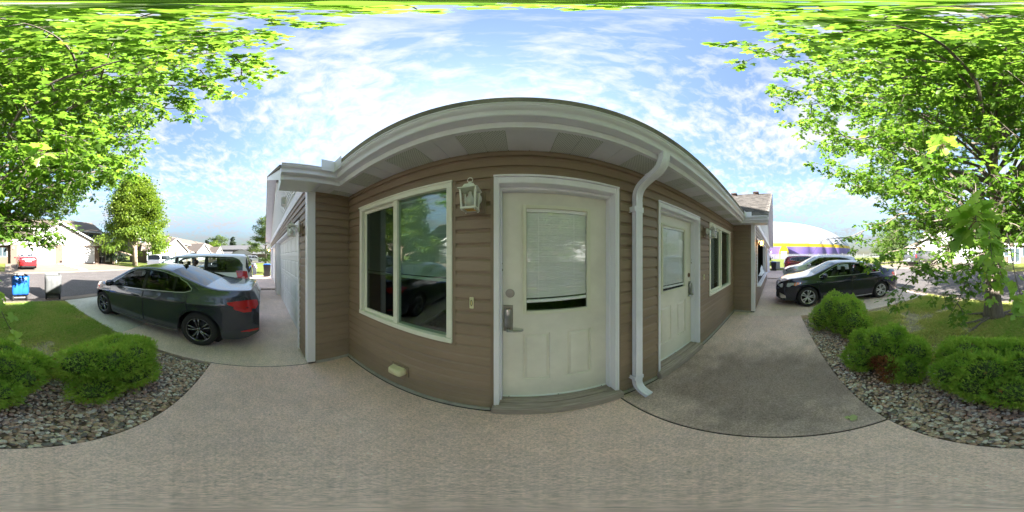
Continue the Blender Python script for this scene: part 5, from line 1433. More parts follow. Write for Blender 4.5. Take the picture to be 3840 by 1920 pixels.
# ---- wheeled bins at the kerb, lids hanging open towards the walk
mat('bin_black', (0.022, 0.022, 0.025), 0.5, nscale=12, namt=0.2); mat('bin_blue', (0.015, 0.12, 0.50), 0.42, nscale=6, namt=0.08); mat('bin_grey', (0.115, 0.12, 0.12), 0.5, nscale=8, namt=0.1); mat('bin_dark_grey', (0.07, 0.073, 0.075), 0.5)
def cart(label, loc, rz, body_m, lid_m, opened=True, group='wheeled bins'):
    t = thing('wheeled_bin', label, 'bin', loc, rz, group)
    def rect(w, d0, d1, z, r_=0.05):
        out = []
        for cx, cy_, a0 in ((w-r_, d1-r_, 0), (-w+r_, d1-r_, 90), (-w+r_, d0+r_, 180), (w-r_, d0+r_, 270)):
            for k in range(4): a = R(a0+30*k); out.append((cx+r_*math.cos(a), cy_+r_*math.sin(a), z))
        return out
    # local: hinge and wheels on +y
    q = MB(); q.loft([rect(0.23, -0.24, 0.22, 0.06), rect(0.235, -0.25, 0.24, 0.30), rect(0.29, -0.35, 0.34, 0.92), rect(0.30, -0.36, 0.35, 0.925), rect(0.30, -0.36, 0.35, 0.955), rect(0.275, -0.335, 0.325, 0.955), rect(0.265, -0.32, 0.31, 0.90), rect(0.215, -0.22, 0.20, 0.12)], True, True)
    q.build('body', body_m, t, world=False)
    q = MB(); q.tube([(-0.26, 0.36, 0.94), (-0.24, 0.42, 0.97), (0.24, 0.42, 0.97), (0.26, 0.36, 0.94)], 0.014, 8); q.build('handle_bar', body_m, t, world=False)
    for s in (-1, 1):
        q = MB(); q.lathe([(0.05, -0.03), (0.115, -0.03), (0.125, -0.015), (0.125, 0.015), (0.115, 0.03), (0.05, 0.03)], 20, (s*0.25, 0.22, 0.125), 'x'); q.build('wheel', 'tyre', t, world=False, smooth=False)
    MB().tube([(-0.25, 0.22, 0.125), (0.25, 0.22, 0.125)], 0.012, 8).build('axle', 'steel_plate', t, world=False)
    # lid: a shallow domed tray
    lid = MB(); nx_, ny_ = 10, 10; top = []
    for j in range(ny_+1):
        for i in range(nx_+1):
            u, v = 2*i/nx_-1, j/ny_; w = 0.31*(1 - 0.10*max(0, v-0.85)/0.15)
            dome = 0.075*(1-abs(u)**4)*(1-abs(2*v-1)**4) + 0.012*math.cos(u*math.pi*3)*(abs(u) < 0.9)
            top.append((w*u, v*0.72, dome))
    lid.add(top, [(j*(nx_+1)+i, j*(nx_+1)+i+1, (j+1)*(nx_+1)+i+1, (j+1)*(nx_+1)+i) for j in range(ny_) for i in range(nx_)])
    edge = [(i) for i in range(nx_+1)]
    if opened: M = Matrix.Translation((0, 0.415, 0.95)) @ Matrix.Rotation(R(-96), 4, 'X')
    else: M = Matrix.Translation((0, 0.36, 0.965)) @ Matrix.Rotation(R(180), 4, 'Z')
    lid.xf(M); o = lid.build('lid', lid_m, t, world=False, smooth=True)
    so = o.modifiers.new('s', 'SOLIDIFY'); so.thickness = 0.012
    return t
cart('blue-lidded wheeled bin at the kerb with its lid hanging open', (-0.45, -6.1, -0.04), R(4), 'bin_black', 'bin_blue')
cart('grey wheeled bin at the kerb beside the blue one, lid hanging open', (-1.74, -6.05, -0.04), R(-14), 'bin_grey', 'bin_grey')
cart('dark bin with a blue lid against the far end of the left garage', (-12.75, 0.30, -0.02), R(90), 'bin_black', 'bin_blue', False)
cart('dark bin with a blue lid against the far end of the right garage', (17.5, 0.15, -0.0), R(-90), 'bin_black', 'bin_blue', False)
# ------------------------------------------------------------------ houses across the street
lines_mat('far_brown', (0.115, 0.076, 0.053), 0.105, 'Z', 0.62, 0.2); lines_mat('far_tan', (0.17, 0.14, 0.105), 0.105, 'Z', 0.7, 0.2); lines_mat('far_white', (0.42, 0.42, 0.42), 0.105, 'Z', 0.82, 0.18)
lines_mat('far_door', (0.44, 0.44, 0.44), 0.53, 'Z', 0.8, 0.05); mat('far_glass', (0.05, 0.07, 0.08), 0.08, spec=0.8); mat('far_trim', (0.5, 0.5, 0.49), 0.5)
lines_mat('far_shingle', (0.12, 0.095, 0.078), 0.14, 'Y', 0.8, 0.25, rough=0.95, namt=0.12); lines_mat('far_shingle_grey', (0.17, 0.165, 0.165), 0.14, 'Y', 0.8, 0.25, rough=0.95, namt=0.12)
def far_house(label, xc, y, rz, gw=13.0, span=(-10.0, 9.2), roof_m='far_shingle', upper='far_tan', dormer=None, name='townhouse_across', base=None):
    """local: front faces +y"""
    z0 = zt(xc, y-1) if base is None else base
    t = thing(name, label, 'house', (xc, y, z0), rz, 'townhouses across the street')
    b = lambda mb, n, m, p=t: mb.build(n, m, p, world=False)
    h = gw/2; eave = 2.5; pk = eave+0.46*(h+0.3)
    q = MB(); q.box(-h, h, -7, 0, -0.6, eave); b(q, 'garage_wall', 'far_brown')
    q = MB(); q.prism([(-h, eave+0.001), (h, eave+0.001), (0, eave+0.46*h)], 'y', -0.1, 0.02); b(q, 'gable_wall', 'far_white')
    MB().box(-h-0.02, h+0.02, 0.0, 0.045, eave-0.05, eave+0.12).build('frieze_board', 'far_trim', t, world=False)
    for s in (-1, 1):
        e = s*(h+0.4); ze = eave-0.05
        q = MB(); q.prism([(e, ze), (0, pk), (0, pk+0.1), (e, ze+0.1)], 'y', -9.0, 0.45); b(q, 'roof', roof_m)
        q = MB(); q.prism([(e, ze-0.14), (0, pk-0.14), (0, pk+0.10), (e, ze+0.10)], 'y', 0.455, 0.50); b(q, 'rake_board', 'far_trim')
    # two double doors, the brown pier between them
    for s, w in ((-1, 4.8), (1, 4.8)):
        x0, x1 = sorted((s*0.62, s*(0.62+w)))
        gd = MB().box(x0, x1, 0.003, 0.02, -0.05, 2.13).build('garage_door', 'far_door', t, world=False)
        q = MB(); q.box(x0-0.09, x0, 0.003, 0.05, -0.05, 2.22); q.box(x1, x1+0.09, 0.003, 0.05, -0.05, 2.22); q.box(x0, x1, 0.003, 0.05, 2.13, 2.22); q.build('garage_trim', 'far_trim', gd, world=False)
        q = MB(); q.cbox(s*(h-0.35)-0.07, s*(h-0.35)+0.07, 0.02, 0.2, 1.85, 2.15, 0.02); q.build('lantern', 'far_trim', t, world=False)
    # porch bays on both sides with a lower roof
    for s, e in ((-1, span[0]), (1, span[1])):
        x0, x1 = sorted((s*h, e))
        if x1 - x0 < 0.5: continue
        q = MB(); q.box(x0, x1, -6.9, -1.2, -0.6, eave); b(q, 'porch_wall', 'far_brown' if upper == 'far_tan' else 'far_brown')
        q = MB(); q.prism([(-0.55, eave+0.0), (-5.2, eave+2.0), (-5.2, eave+2.1), (-0.55, eave+0.10)], 'x', x0, x1); b(q, 'roof', roof_m)
        q = MB(); q.box(x0, x1, -0.62, -0.50, eave-0.10, eave+0.09); b(q, 'gutter', 'far_trim')
        w0, d0 = (s*(h+0.45), s*(h+2.35))
        xa, xb = sorted((w0, w0+s*1.25)); wn_ = MB().box(xa, xb, -1.199, -1.15, 0.85, 2.15).build('window', 'far_trim', t, world=False)
        MB().box(xa+0.07, (xa+xb)/2-0.03, -1.149, -1.14, 0.93, 2.07).build('pane', 'far_glass', wn_, world=False); MB().box((xa+xb)/2+0.03, xb-0.07, -1.149, -1.14, 0.93, 2.07).build('pane', 'far_glass', wn_, world=False)
        xa, xb = sorted((d0-s*0.45, d0+s*0.5)); dn = MB().box(xa, xb, -1.199, -1.15, 0, 2.15).build('door', 'far_trim', t, world=False); MB().box(xa+0.12, xb-0.12, -1.149, -1.14, 0.25, 1.95).build('pane', 'far_glass', dn, world=False)
        q = MB(); q.box(x0 if s < 0 else x1-0.14, x0+0.14 if s < 0 else x1, -0.75, -0.61, -0.2, eave); b(q, 'porch_post', 'far_trim')
    # upper storey set back, long main roof
    q = MB(); q.box(span[0]+0.3, span[1]-0.3, -12.5, -5.0, 2.2, 5.35); b(q, 'upper_wall', upper)
    rz_ = 7.9
    for s, y0, y1 in ((1, -4.45, -9.0), (-1, -13.2, -9.0)):
        q = MB(); q.prism([(y0, 5.25), (y1, rz_), (y1, rz_+0.1), (y0, 5.35)], 'x', span[0], span[1]); b(q, 'roof', roof_m)
    q = MB(); q.box(span[0], span[1], -4.46, -4.36, 5.13, 5.34); b(q, 'gutter', 'far_trim')
    for e in (span[0]+0.3, span[1]-0.4): q = MB(); q.prism([(-5.0, 5.3), (-12.5, 5.3), (-9.0, 7.75)], 'x', e, e+0.1); b(q, 'end_gable', upper)
    for xw in (span[0]+2.2, span[1]-2.4):
        wn_ = MB().box(xw-0.8, xw+0.8, -4.999, -4.95, 3.95, 5.0).build('window', 'far_trim', t, world=False); MB().box(xw-0.72, xw+0.72, -4.949, -4.94, 4.03, 4.92).build('pane', 'far_glass', wn_, world=False)
    if dormer:
        dx, dw = dormer
        q = MB(); q.prism([(dx-dw, 4.6), (dx+dw, 4.6), (dx+dw, 5.3), (dx, 5.3+0.6*dw), (dx-dw, 5.3)], 'y', -7.5, -4.3); b(q, 'dormer_wall', 'far_white')
        for s in (-1, 1): q = MB(); q.prism([(dx+s*(dw+0.3), 5.15), (dx, 5.35+0.6*dw), (dx, 5.5+0.6*dw), (dx+s*(dw+0.3), 5.3)], 'y', -8.0, -4.1); b(q, 'dormer_roof', 'far_trim')
    return t
far_house('townhouse across the street with the red car, white gable over two white garage doors', -6.8, -20.75, 0, 12.7, (-10.2, 9.0), upper='far_tan')
far_house('townhouse across the street behind the maple and pickup, with a dormer', 11.25, -20.75, 0, 13.0, (-8.4, 8.9), dormer=(2.6, 1.7))
far_house('nearest of the receding left gables, right beyond the roadside tree', -34.9, -20.75, 0, 13.4, (-9.2, 9.0))
far_house('middle one of the receding white gables on the left', -54.5, -20.75, 0, 13.6, (-10.2, 9.5))
far_house('farthest of the receding white gables on the left', -75.5, -20.75, 0, 13.4, (-10.5, 10.0))
far_house('grey end house facing down the street, far left', -92.0, -12.0, R(-90), 12.0, (-16, 16), 'far_shingle_grey', name='end_house', base=0.3)
# small post box and bin at the sunlit house
q = MB(); q.cbox(-0.13, 0.13, -0.1, 0.1, 0, 0.7, 0.02); q.cbox(-0.15, 0.15, -0.12, 0.12, 0.7, 0.78, 0.02)
t = thing('stone_post', 'pale utility post beside the stone strip across the street', 'post', (-7.35, -19.9, zt(-7.35, -19.9))); q.build('post', 'far_white', t, world=False)
cart('dark bin by the porch window of the house across the street', (-13.75, -21.0, zt(-13.7, -21)), R(180), 'bin_black', 'bin_dark_grey', False)

# ------------------------------------------------------------------ the inflated sports dome
mat('dome_white', (0.36, 0.365, 0.385), 0.45, nscale=0.15, namt=0.04); mat('dome_purple', (0.15, 0.105, 0.30), 0.5, nscale=0.3, namt=0.08); mat('dome_yellow', (0.55, 0.36, 0.012), 0.5, nscale=0.3, namt=0.05)
dome = thing('sports_dome', 'huge inflated dome, white over a yellow band and purple skirt, beyond the right garage', 'dome', (100, 8, 0.5))
def dome_pt(u, z):
    """u: angle round the base, z 0..1 height"""
    zz = 21.0*z; k = (1 - z**2.35)**(1/2.0) if z < 1 else 0.0
    seam = (u*44/(2*math.pi)) % 1.0; bulge = 1 + 0.013*math.sin(math.pi*seam)**0.6 - 0.008
    c, s = math.cos(u), math.sin(u); e = 0.62
    return (34*k*bulge*math.copysign(abs(c)**e, c), 52*k*bulge*math.copysign(abs(s)**e, s), zz)
def dome_band(name, za, zb, m, rows):
    n = 264; rings = [[dome_pt(2*math.pi*i/n, za + (zb-za)*(j/rows)) for i in range(n)] for j in range(rows+1)]
    return MB().loft(rings, True, False).build(name, m, dome, world=False, smooth=True, recalc=True)
dome_band('purple_skirt', 0.0, 0.238, 'dome_purple', 8); dome_band('yellow_band', 0.238, 0.305, 'dome_yellow', 4); dome_band('white_roof', 0.305, 1.0, 'dome_white', 30)
q = MB()
arch = []
for xx, k in ((-35.5, 1.15), (-34.5, 1.15), (-33.0, 1.0)):
    arch.append([(xx, -11.5 + 1.7*k*math.copysign(abs(math.cos(a))**0.8, math.cos(a)), max(0, 4.5*k*math.sin(a)**0.75)) for a in [math.pi*i/14 for i in range(15)]])
q.loft(arch, False, False); n_ = len(q.v); q.f.append(tuple(range(15)))
q.build('entrance_hood', 'dome_yellow', dome, world=False, smooth=False)
MB().box(-35.75, -35.55, -12.7, -10.3, 0, 2.9).build('entrance_door', 'siding_white', dome, world=False)

# chain-link fence along the field
mat('galvanised', (0.45, 0.47, 0.48), 0.5, metal=0.6)
def mesh_mat():
    m = bpy.data.materials.new('chain_mesh'); m.use_nodes = True; nd, lk = nodes_of(m); p = nd['Principled BSDF']; p.inputs['Base Color'].default_value = (0.45, 0.47, 0.48, 1); p.inputs['Roughness'].default_value = 0.5
    tr = nd.new('ShaderNodeBsdfTransparent'); ms = nd.new('ShaderNodeMixShader'); ms.inputs[0].default_value = 0.3; lk.new(tr.outputs[0], ms.inputs[1]); lk.new(p.outputs[0], ms.inputs[2]); lk.new(ms.outputs[0], nd['Material Output'].inputs['Surface']); MATS['chain_mesh'] = m
mesh_mat()
def fence(label, p0, p1, hgt=1.9, step=3.2):
    a, b = Vector(p0), Vector(p1); n = int((b-a).length/step); t = thing('chain_link_fence', label, 'fence', (a.x, a.y, 0), 0, 'chain-link fences')
    post = None
    for i in range(n+1):
        p = a.lerp(b, i/n); z = zt(p.x, p.y)-0.1
        if post is None: post = MB().tube([(0, 0, -0.1), (0, 0, hgt+0.05)], 0.035, 6).build('fence_post', 'galvanised', t, world=False)
        else: post = inst('fence_post', post.data, t)
        post.location = (p.x-a.x, p.y-a.y, z)
    MB().tube([(0, 0, zt(*p0)-0.1+hgt), (b.x-a.x, b.y-a.y, zt(*p1)-0.1+hgt)], 0.025, 6).build('top_rail', 'galvanised', t, world=False)
    q = MB(); d = (b-a).normalized(); nn = Vector((-d.y, d.x))*0.004
    q.prism([(nn.x, nn.y), (b.x-a.x+nn.x, b.y-a.y+nn.y), (b.x-a.x-nn.x, b.y-a.y-nn.y), (-nn.x, -nn.y)], 'z', 0.35, hgt+0.35); q.build('wire_mesh', 'chain_mesh', t, world=False)
fence('long chain-link fence along the field in front of the dome', (58, 20), (60, -62)); fence('chain-link fence returning behind the field past the dome', (60.5, -62), (110, -75))
# pale concrete blocks by the end of the drive
for i, (x, y) in enumerate(((20.0, -0.25), (20.3, -1.7))):
    t = thing('concrete_block', ('pale upright block by the end of the right driveways, nearer the bin', 'pale upright block by the end of the right driveways, nearer the red car')[i], 'block', (x, y, -0.02), 0, 'pale blocks'); MB().cbox(-0.25, 0.25, -0.35, 0.35, 0, 0.95, 0.04).build('block', 'far_white', t, world=False)
# ------------------------------------------------------------------ trees and shrubs
mat('bark', (0.17, 0.14, 0.115), 0.95, nscale=9, namt=0.35, bump=1.0, bscale=26, stretch=(3.0, 3.0, 0.35)); mat('bark_pale', (0.30, 0.24, 0.18), 0.95, nscale=7, namt=0.25, bump=0.8, bscale=20, stretch=(3, 3, 0.4)); mat('twig_red', (0.16, 0.075, 0.05), 0.8)
leaf_mat('leaf_maple', (0.10, 0.205, 0.035), (0.19, 0.295, 0.045), 0.55, 0.42)
leaf_mat('leaf_near', (0.20, 0.37, 0.07), (0.36, 0.50, 0.09), 0.5, 0.38)
leaf_mat('leaf_street', (0.085, 0.165, 0.025), (0.19, 0.25, 0.03), 0.45); leaf_mat('leaf_far', (0.07, 0.115, 0.045), (0.13, 0.18, 0.05), 0.35, 0.6); leaf_mat('leaf_conifer', (0.03, 0.06, 0.035), (0.055, 0.085, 0.045), 0.15, 0.7)
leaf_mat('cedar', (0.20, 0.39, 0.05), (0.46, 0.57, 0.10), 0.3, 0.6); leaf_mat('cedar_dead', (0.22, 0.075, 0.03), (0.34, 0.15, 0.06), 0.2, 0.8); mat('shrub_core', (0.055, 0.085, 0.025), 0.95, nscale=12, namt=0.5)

# maple leaf outline: five lobes with notches, petiole at the origin, tip along +x
def maple_outline(fine):
    if fine:
        right = [(0.0, 0.0), (-0.06, 0.10), (-0.13, 0.28), (0.03, 0.27), (0.02, 0.40), (0.14, 0.40), (0.20, 0.56), (0.34, 0.48), (0.42, 0.50), (0.40, 0.36), (0.50, 0.30), (0.47, 0.16), (0.60, 0.20), (0.66, 0.30), (0.74, 0.19), (0.84, 0.17), (0.84, 0.08), (1.0, 0.0)]
    else:
        right = [(0.0, 0.0), (-0.10, 0.28), (0.11, 0.29), (0.27, 0.55), (0.45, 0.16), (0.70, 0.24), (1.0, 0.0)]
    pts = right + [(x, -y) for x, y in right[-2:0:-1]]
    return pts
def leaf_base(fine, fold=0.22, curl=0.25):
    o = np.array(maple_outline(fine)); z = np.abs(o[:, 1])*fold - curl*(o[:, 0]-0.2)**2*0.5 - 0.25*o[:, 1]**2
    V = np.concatenate([[[0.30, 0, 0.0]], np.column_stack([o, z])]); n = len(o)
    F = np.array([(0, 1+i, 1+(i+1) % n) for i in range(n)])
    return V, F
def orient(d, up):
    """rotation matrices with x along d and z near up; arrays (n,3)"""
    d = d/np.linalg.norm(d, axis=1, keepdims=True); y = np.cross(up, d); y /= np.maximum(1e-6, np.linalg.norm(y, axis=1, keepdims=True)); z = np.cross(d, y)
    return np.stack([d, y, z], 2)
def scatter(base, pos, dirs, ups, size, lv, m, name):
    V, F = base; n = len(pos); M = orient(dirs, ups)
    P = np.einsum('nij,kj->nki', M, V)*size[:, None, None] + pos[:, None, :]
    FF = (F[None] + (np.arange(n)*len(V))[:, None, None]).reshape(-1, 3)
    return np_mesh(name, P.reshape(-1, 3), FF, m, lv=np.repeat(lv, len(V)))

class Wood:
    def __init__(s): s.mb = MB()
    def limb(s, pts, r0, r1, n=6): s.mb.tube(pts, [r0 + (r1-r0)*i/(len(pts)-1) for i in range(len(pts))], n)
def curve(a, b, sag, n=7, wob=0.05, r=random):
    a, b = Vector(a), Vector(b); L_ = (b-a).length; out = []
    for i in range(n+1):
        t = i/n; p = a.lerp(b, t); p.z += sag*math.sin(math.pi*t)
        if 0 < i < n: p += Vector((r.gauss(0, wob), r.gauss(0, wob), r.gauss(0, wob)))*L_*0.3
        out.append(p)
    return out

# ---- the maple at the kerb side of the lawn
TX, TY = 0.95, -4.10
maple = thing('maple_tree', 'big green maple on the lawn, its branches hanging over the walk', 'tree', (TX, TY, 0))
rd = random.Random(21)
trunk_pts = [(TX, TY, -0.1), (TX+0.005, TY, 0.12), (TX+0.015, TY+0.0, 0.5), (TX+0.02, TY+0.01, 1.2), (TX+0.0, TY+0.02, 2.0), (TX-0.03, TY+0.0, 3.0), (TX+0.03, TY-0.03, 4.2), (TX, TY, 5.6), (TX-0.05, TY+0.05, 7.2), (TX, TY, 9.2)]
q = MB(); n_ = 22; rings = []
tr = [0.34, 0.26, 0.215, 0.20, 0.17, 0.155, 0.13, 0.10, 0.065, 0.02]
for (x, y, z), r_ in zip(trunk_pts, tr):
    rings.append([(x + r_*(1 + 0.06*math.sin(5*a+z*0.7) + 0.035*math.sin(11*a+z*1.3))*math.cos(a), y + r_*(1 + 0.06*math.sin(5*a+z*0.7) + 0.035*math.sin(11*a+z*1.3))*math.sin(a), z) for a in [2*math.pi*i/n_ for i in range(n_)]])
q.loft(rings).build('trunk', 'bark', maple, smooth=True)
for i in range(7):
    a = rd.uniform(0, 2*math.pi); L_ = rd.uniform(0.7, 1.7); pts = [(TX + math.cos(a)*t, TY + math.sin(a)*t + 0.12*math.sin(t*4+i), 0.05 - 0.045*t - 0.02*(t > 0.9*L_)) for t in np.linspace(0.12, L_, 9)]
    MB().tube(pts, [0.05 - 0.04*k/8 for k in range(9)], 6).build('root', 'bark', maple, smooth=True)
def env_r(z):
    return float(np.interp(z, [1.5, 2.2, 3.2, 4.5, 6.0, 7.2, 8.4, 9.6, 10.4], [2.6, 3.5, 4.3, 4.8, 4.9, 4.6, 3.7, 2.1, 0.4]))
tips = []
low = [(3.35, -1.45, 1.95), (2.95, -2.0, 1.45), (2.15, -2.05, 0.98), (1.25, -2.25, 0.60), (1.9, -2.5, 1.25), (3.6, -2.8, 2.0), (-1.75, -3.0, 1.75), (-1.2, -3.5, 1.75), (-0.5, -2.9, 2.0), (3.9, -4.0, 2.2), (0.3, -2.4, 2.1), (0.65, -2.2, 1.5), (2.2, -6.0, 2.0), (-0.8, -6.2, 2.1), (1.0, -7.2, 2.3)]
over = [(-0.9, -0.2, 6.3), (0.2, -0.1, 6.9), (1.0, -0.3, 6.2), (-1.6, -0.5, 6.9), (1.8, -0.5, 6.9), (0.1, -0.8, 5.4), (-1.9, -0.6, 5.8), (-1.3, -1.0, 5.0), (2.4, -0.9, 5.6), (-2.6, -1.2, 5.3), (0.9, -0.6, 7.6), (-0.6, -0.4, 7.8)]
for p in over: tips.append((p, p[2]-2.0, 0.2))
for p in low: tips.append((p, rd.uniform(1.9, 2.7), 0.35))
ga = 2.39996; k = 0
for z in np.linspace(2.5, 9.3, 92):
    a = k*ga + rd.gauss(0, 0.25); rad = env_r(z)*rd.uniform(0.78, 1.05); k += 1
    tx_, ty_, tz_ = TX + rad*math.sin(a), TY + rad*math.cos(a), z + rd.gauss(0.2, 0.25)
    if ty_ > -1.3 and tz_ < 4.3: ty_ = -1.3 - 0.4*rd.random()
    ty_ = min(ty_, -0.1)
    if tx_ < -1.1: tz_ = max(tz_, 2.1 + 0.95*(-tx_-1.0))
    tips.append(((tx_, ty_, tz_), max(1.9, z - rad*rd.uniform(0.35, 0.6)), 0.25))
wood = Wood(); P_, D_, S_ = [], [], []
def on_trunk(z):
    zs = [p[2] for p in trunk_pts]; return Vector((float(np.interp(z, zs, [p[0] for p in trunk_pts])), float(np.interp(z, zs, [p[1] for p in trunk_pts])), z))
def twig_leaves(a, b, n, size):
    a, b = Vector(a), Vector(b); d = (b-a); L_ = d.length
    for i in range(n):
        t = rd.random()**0.8; p = a + d*t; ang = rd.uniform(0, 2*math.pi); hd = Vector((math.cos(ang), math.sin(ang), rd.uniform(-0.7, 0.15)))
        dir_ = (hd*0.9 + d.normalized()*0.5).normalized(); p = p + dir_*rd.uniform(0.03, 0.10)
        P_.append(p); D_.append(dir_); S_.append(size*rd.uniform(0.65, 1.2))
for (tp, z0, sag) in tips:
    a = on_trunk(z0); tipv = Vector(tp); L_ = (tipv-a).length
    pts = curve(a, tipv, sag*L_*0.28, 8, 0.045, rd); wood.limb(pts, 0.022+0.0065*L_, 0.004, 6)
    ns = 9 if tp[2] > 2.7 else 7
    for j in range(ns):
        t = 0.30 + 0.70*(j+rd.random()*0.7)/ns; t = min(t, 0.985); f = t*8; i = int(f); p = pts[min(i, 7)].lerp(pts[min(i+1, 8)], f-i)
        side = 1 if j % 2 else -1; dv = (tipv-a).normalized(); lat = dv.cross(Vector((0, 0, 1))).normalized()*side
        sl_ = (0.55 + 0.55*rd.random())*(1.05 - 0.45*t)*min(1.6, L_*0.36)
        e = p + (dv*0.55 + lat*rd.uniform(0.55, 1.0) + Vector((0, 0, rd.uniform(-0.45, 0.30))))*sl_
        sp_ = curve(p, e, 0.03, 4, 0.05, rd); wood.limb(sp_, 0.011, 0.003, 4)
        for m_ in range(6):
            tt = (m_+0.6)/6; f2 = tt*4; i2 = min(3, int(f2)); b0 = sp_[i2].lerp(sp_[i2+1], f2-i2)
            dd = Vector((rd.gauss(0, 1), rd.gauss(0, 1), rd.gauss(-0.25, 0.5))).normalized()*rd.uniform(0.18, 0.42)
            wood.limb([b0, b0+dd*0.6, b0+dd+Vector((0, 0, -0.04))], 0.004, 0.0015, 3)
            twig_leaves(b0, b0+dd, rd.randint(13, 18) if tp[2] > 2.7 else rd.randint(9, 13), 0.098)
wood.mb.build('branches', 'bark', maple, smooth=True, recalc=False)
P_ = np.array([tuple(p) for p in P_]); D_ = np.array([tuple(p) for p in D_]); S_ = np.array(S_)
# prune: nothing hangs over the walk below head height, the sightline to the street stays open under the crown
cam_d = np.linalg.norm(P_ - np.array([0, 0, CAMZ]), axis=1)
keepm = (cam_d > 1.5) & ~((P_[:, 1] > -1.05) & (P_[:, 2] < 3.6)) & (P_[:, 1] < 0.35) & (P_[:, 2] > 0.35)
keepm &= ~((P_[:, 0] < -0.05) & (P_[:, 2] < 1.72 + 0.02*np.abs(P_[:, 0])))
keepm &= ~((P_[:, 0] < 0.55) & (P_[:, 1] < -4.2) & (P_[:, 2] < 2.0))
keepm &= ~((P_[:, 1] < -5.0) & (P_[:, 2] < 2.1))
keepm &= ~((P_[:, 0] < -1.0) & (P_[:, 2] < 1.72 + 0.9*(-P_[:, 0]-1.0)))
P_, D_, S_ = P_[keepm], D_[keepm], S_[keepm]
n_ = len(P_); ups = np.column_stack([rng.normal(0, 0.38, n_), rng.normal(0, 0.38, n_), np.ones(n_)]); lv = np.clip(rng.normal(0.42, 0.24, n_) + 0.05*(P_[:, 2]-5)*0.3, 0, 1)
inst('crown', scatter(leaf_base(False), P_ - np.array(maple.location), D_, ups, S_, lv, 'leaf_maple', 'crown'), maple)
print('maple leaves', n_)

# twigs close to the walk: every leaf a piece of its own
LM = []
for s_ in range(5):
    V, F = leaf_base(True, 0.10+0.07*s_, 0.15+0.14*s_); me = np_mesh('leaf', V, F, 'leaf_near', lv=np.full(len(V), 0.15+0.17*s_)); LM.append(me)
def near_twig(pts, leaves, r0=0.006):
    """stem polyline (world) and leaves: (t, side angle, droop, size)"""
    pts = [Vector(p) for p in pts]; st = MB(); st.tube(pts, [r0*(1-0.6*i/(len(pts)-1)) for i in range(len(pts))], 6)
    stem = st.build('twig', 'bark', maple, smooth=True); n = len(pts)-1
    for (t, ang, droop, size) in leaves:
        f = t*n; i = min(n-1, int(f)); p = pts[i].lerp(pts[i+1], f-i); ax = (pts[i+1]-pts[i]).normalized()
        u = ax.cross(Vector((0, 0, 1))); u = u.normalized() if u.length > 1e-3 else Vector((1, 0, 0)); v = ax.cross(u)
        d = (u*math.cos(ang) + v*math.sin(ang) + ax*0.55); d.z -= droop; d.normalize()
        pet = size*rd.uniform(0.35, 0.6); q_ = p + d*pet
        MB().tube([p, p+d*pet*0.5+Vector((0, 0, 0.006)), q_], 0.0016, 4).build('petiole', 'twig_red', stem)
        up = Vector((rd.gauss(0, 0.35), rd.gauss(0, 0.35), 1)); M = orient(np.array([tuple(d)]), np.array([tuple(up)]))[0]
        rot = Matrix([list(M[0]), list(M[1]), list(M[2])]).to_euler()
        o = inst('leaf', rd.choice(LM), stem, q_ - Vector(maple.location), rot, (size,)*3)
def rl(n, t0, t1, s0, s1, droop=0.35): return [(rd.uniform(t0, t1), rd.uniform(0, 2*math.pi), rd.uniform(0, droop*2), rd.uniform(s0, s1)) for _ in range(n)]
near_twig([(0.62, -1.75, 2.5), (0.46, -1.30, 2.20), (0.34, -0.95, 1.93), (0.27, -0.77, 1.79)], rl(13, 0.80, 1.0, 0.11, 0.15, 0.15) + rl(10, 0.5, 0.85, 0.10, 0.13, 0.4))
near_twig([(0.55, -1.9, 2.15), (0.42, -1.55, 1.95), (0.34, -1.30, 1.78), (0.30, -1.22, 1.62)], rl(20, 0.3, 1.0, 0.09, 0.125, 0.6))
near_twig([(0.50, -2.1, 1.95), (0.38, -1.75, 1.72), (0.30, -1.55, 1.52), (0.27, -1.50, 1.36)], rl(20, 0.25, 1.0, 0.085, 0.12, 0.7))
near_twig([(0.30, -2.0, 1.9), (0.20, -1.5, 1.72), (0.13, -1.28, 1.48), (0.05, -1.18, 1.22), (-0.04, -1.14, 1.02)], rl(15, 0.35, 1.0, 0.085, 0.12, 0.5))
near_twig([(0.72, -2.2, 1.75), (0.60, -1.95, 1.55), (0.50, -1.85, 1.32), (0.46, -1.82, 1.12)], rl(16, 0.3, 1.0, 0.085, 0.115, 0.7))
near_twig([(0.9, -1.5, 2.9), (0.75, -1.2, 2.75), (0.62, -1.05, 2.62)], rl(12, 0.3, 1.0, 0.10, 0.13, 0.4))
near_twig([(-0.35, -1.7, 2.9), (-0.32, -1.45, 2.75), (-0.28, -1.28, 2.58)], rl(10, 0.3, 1.0, 0.10, 0.13, 0.4))

# fallen leaves
for (x, y, m_, lb) in ((0.92, -0.50, 0, 'pale green maple leaf lying on the stained walk'),):
    mat('leaf_pale', (0.42, 0.46, 0.20), 0.7); V, F = leaf_base(True, 0.1, 0.1); inst('fallen_leaf', np_mesh('fallen_leaf', V, F, 'leaf_pale'), None, (x, y, 0.012), (0, 0, 1.0), (0.085,)*3, lb, 'leaf')
mat('leaf_yellow', (0.75, 0.45, 0.02), 0.6); V, F = leaf_base(True, 0.5, 0.5); inst('fallen_leaf', np_mesh('fallen_leaf', V, F, 'leaf_yellow'), None, (-1.88, -2.35, 0.05), (0.5, -0.3, 0.6), (0.12,)*3, 'yellow maple leaf at the lawn edge by the driveway', 'leaf')

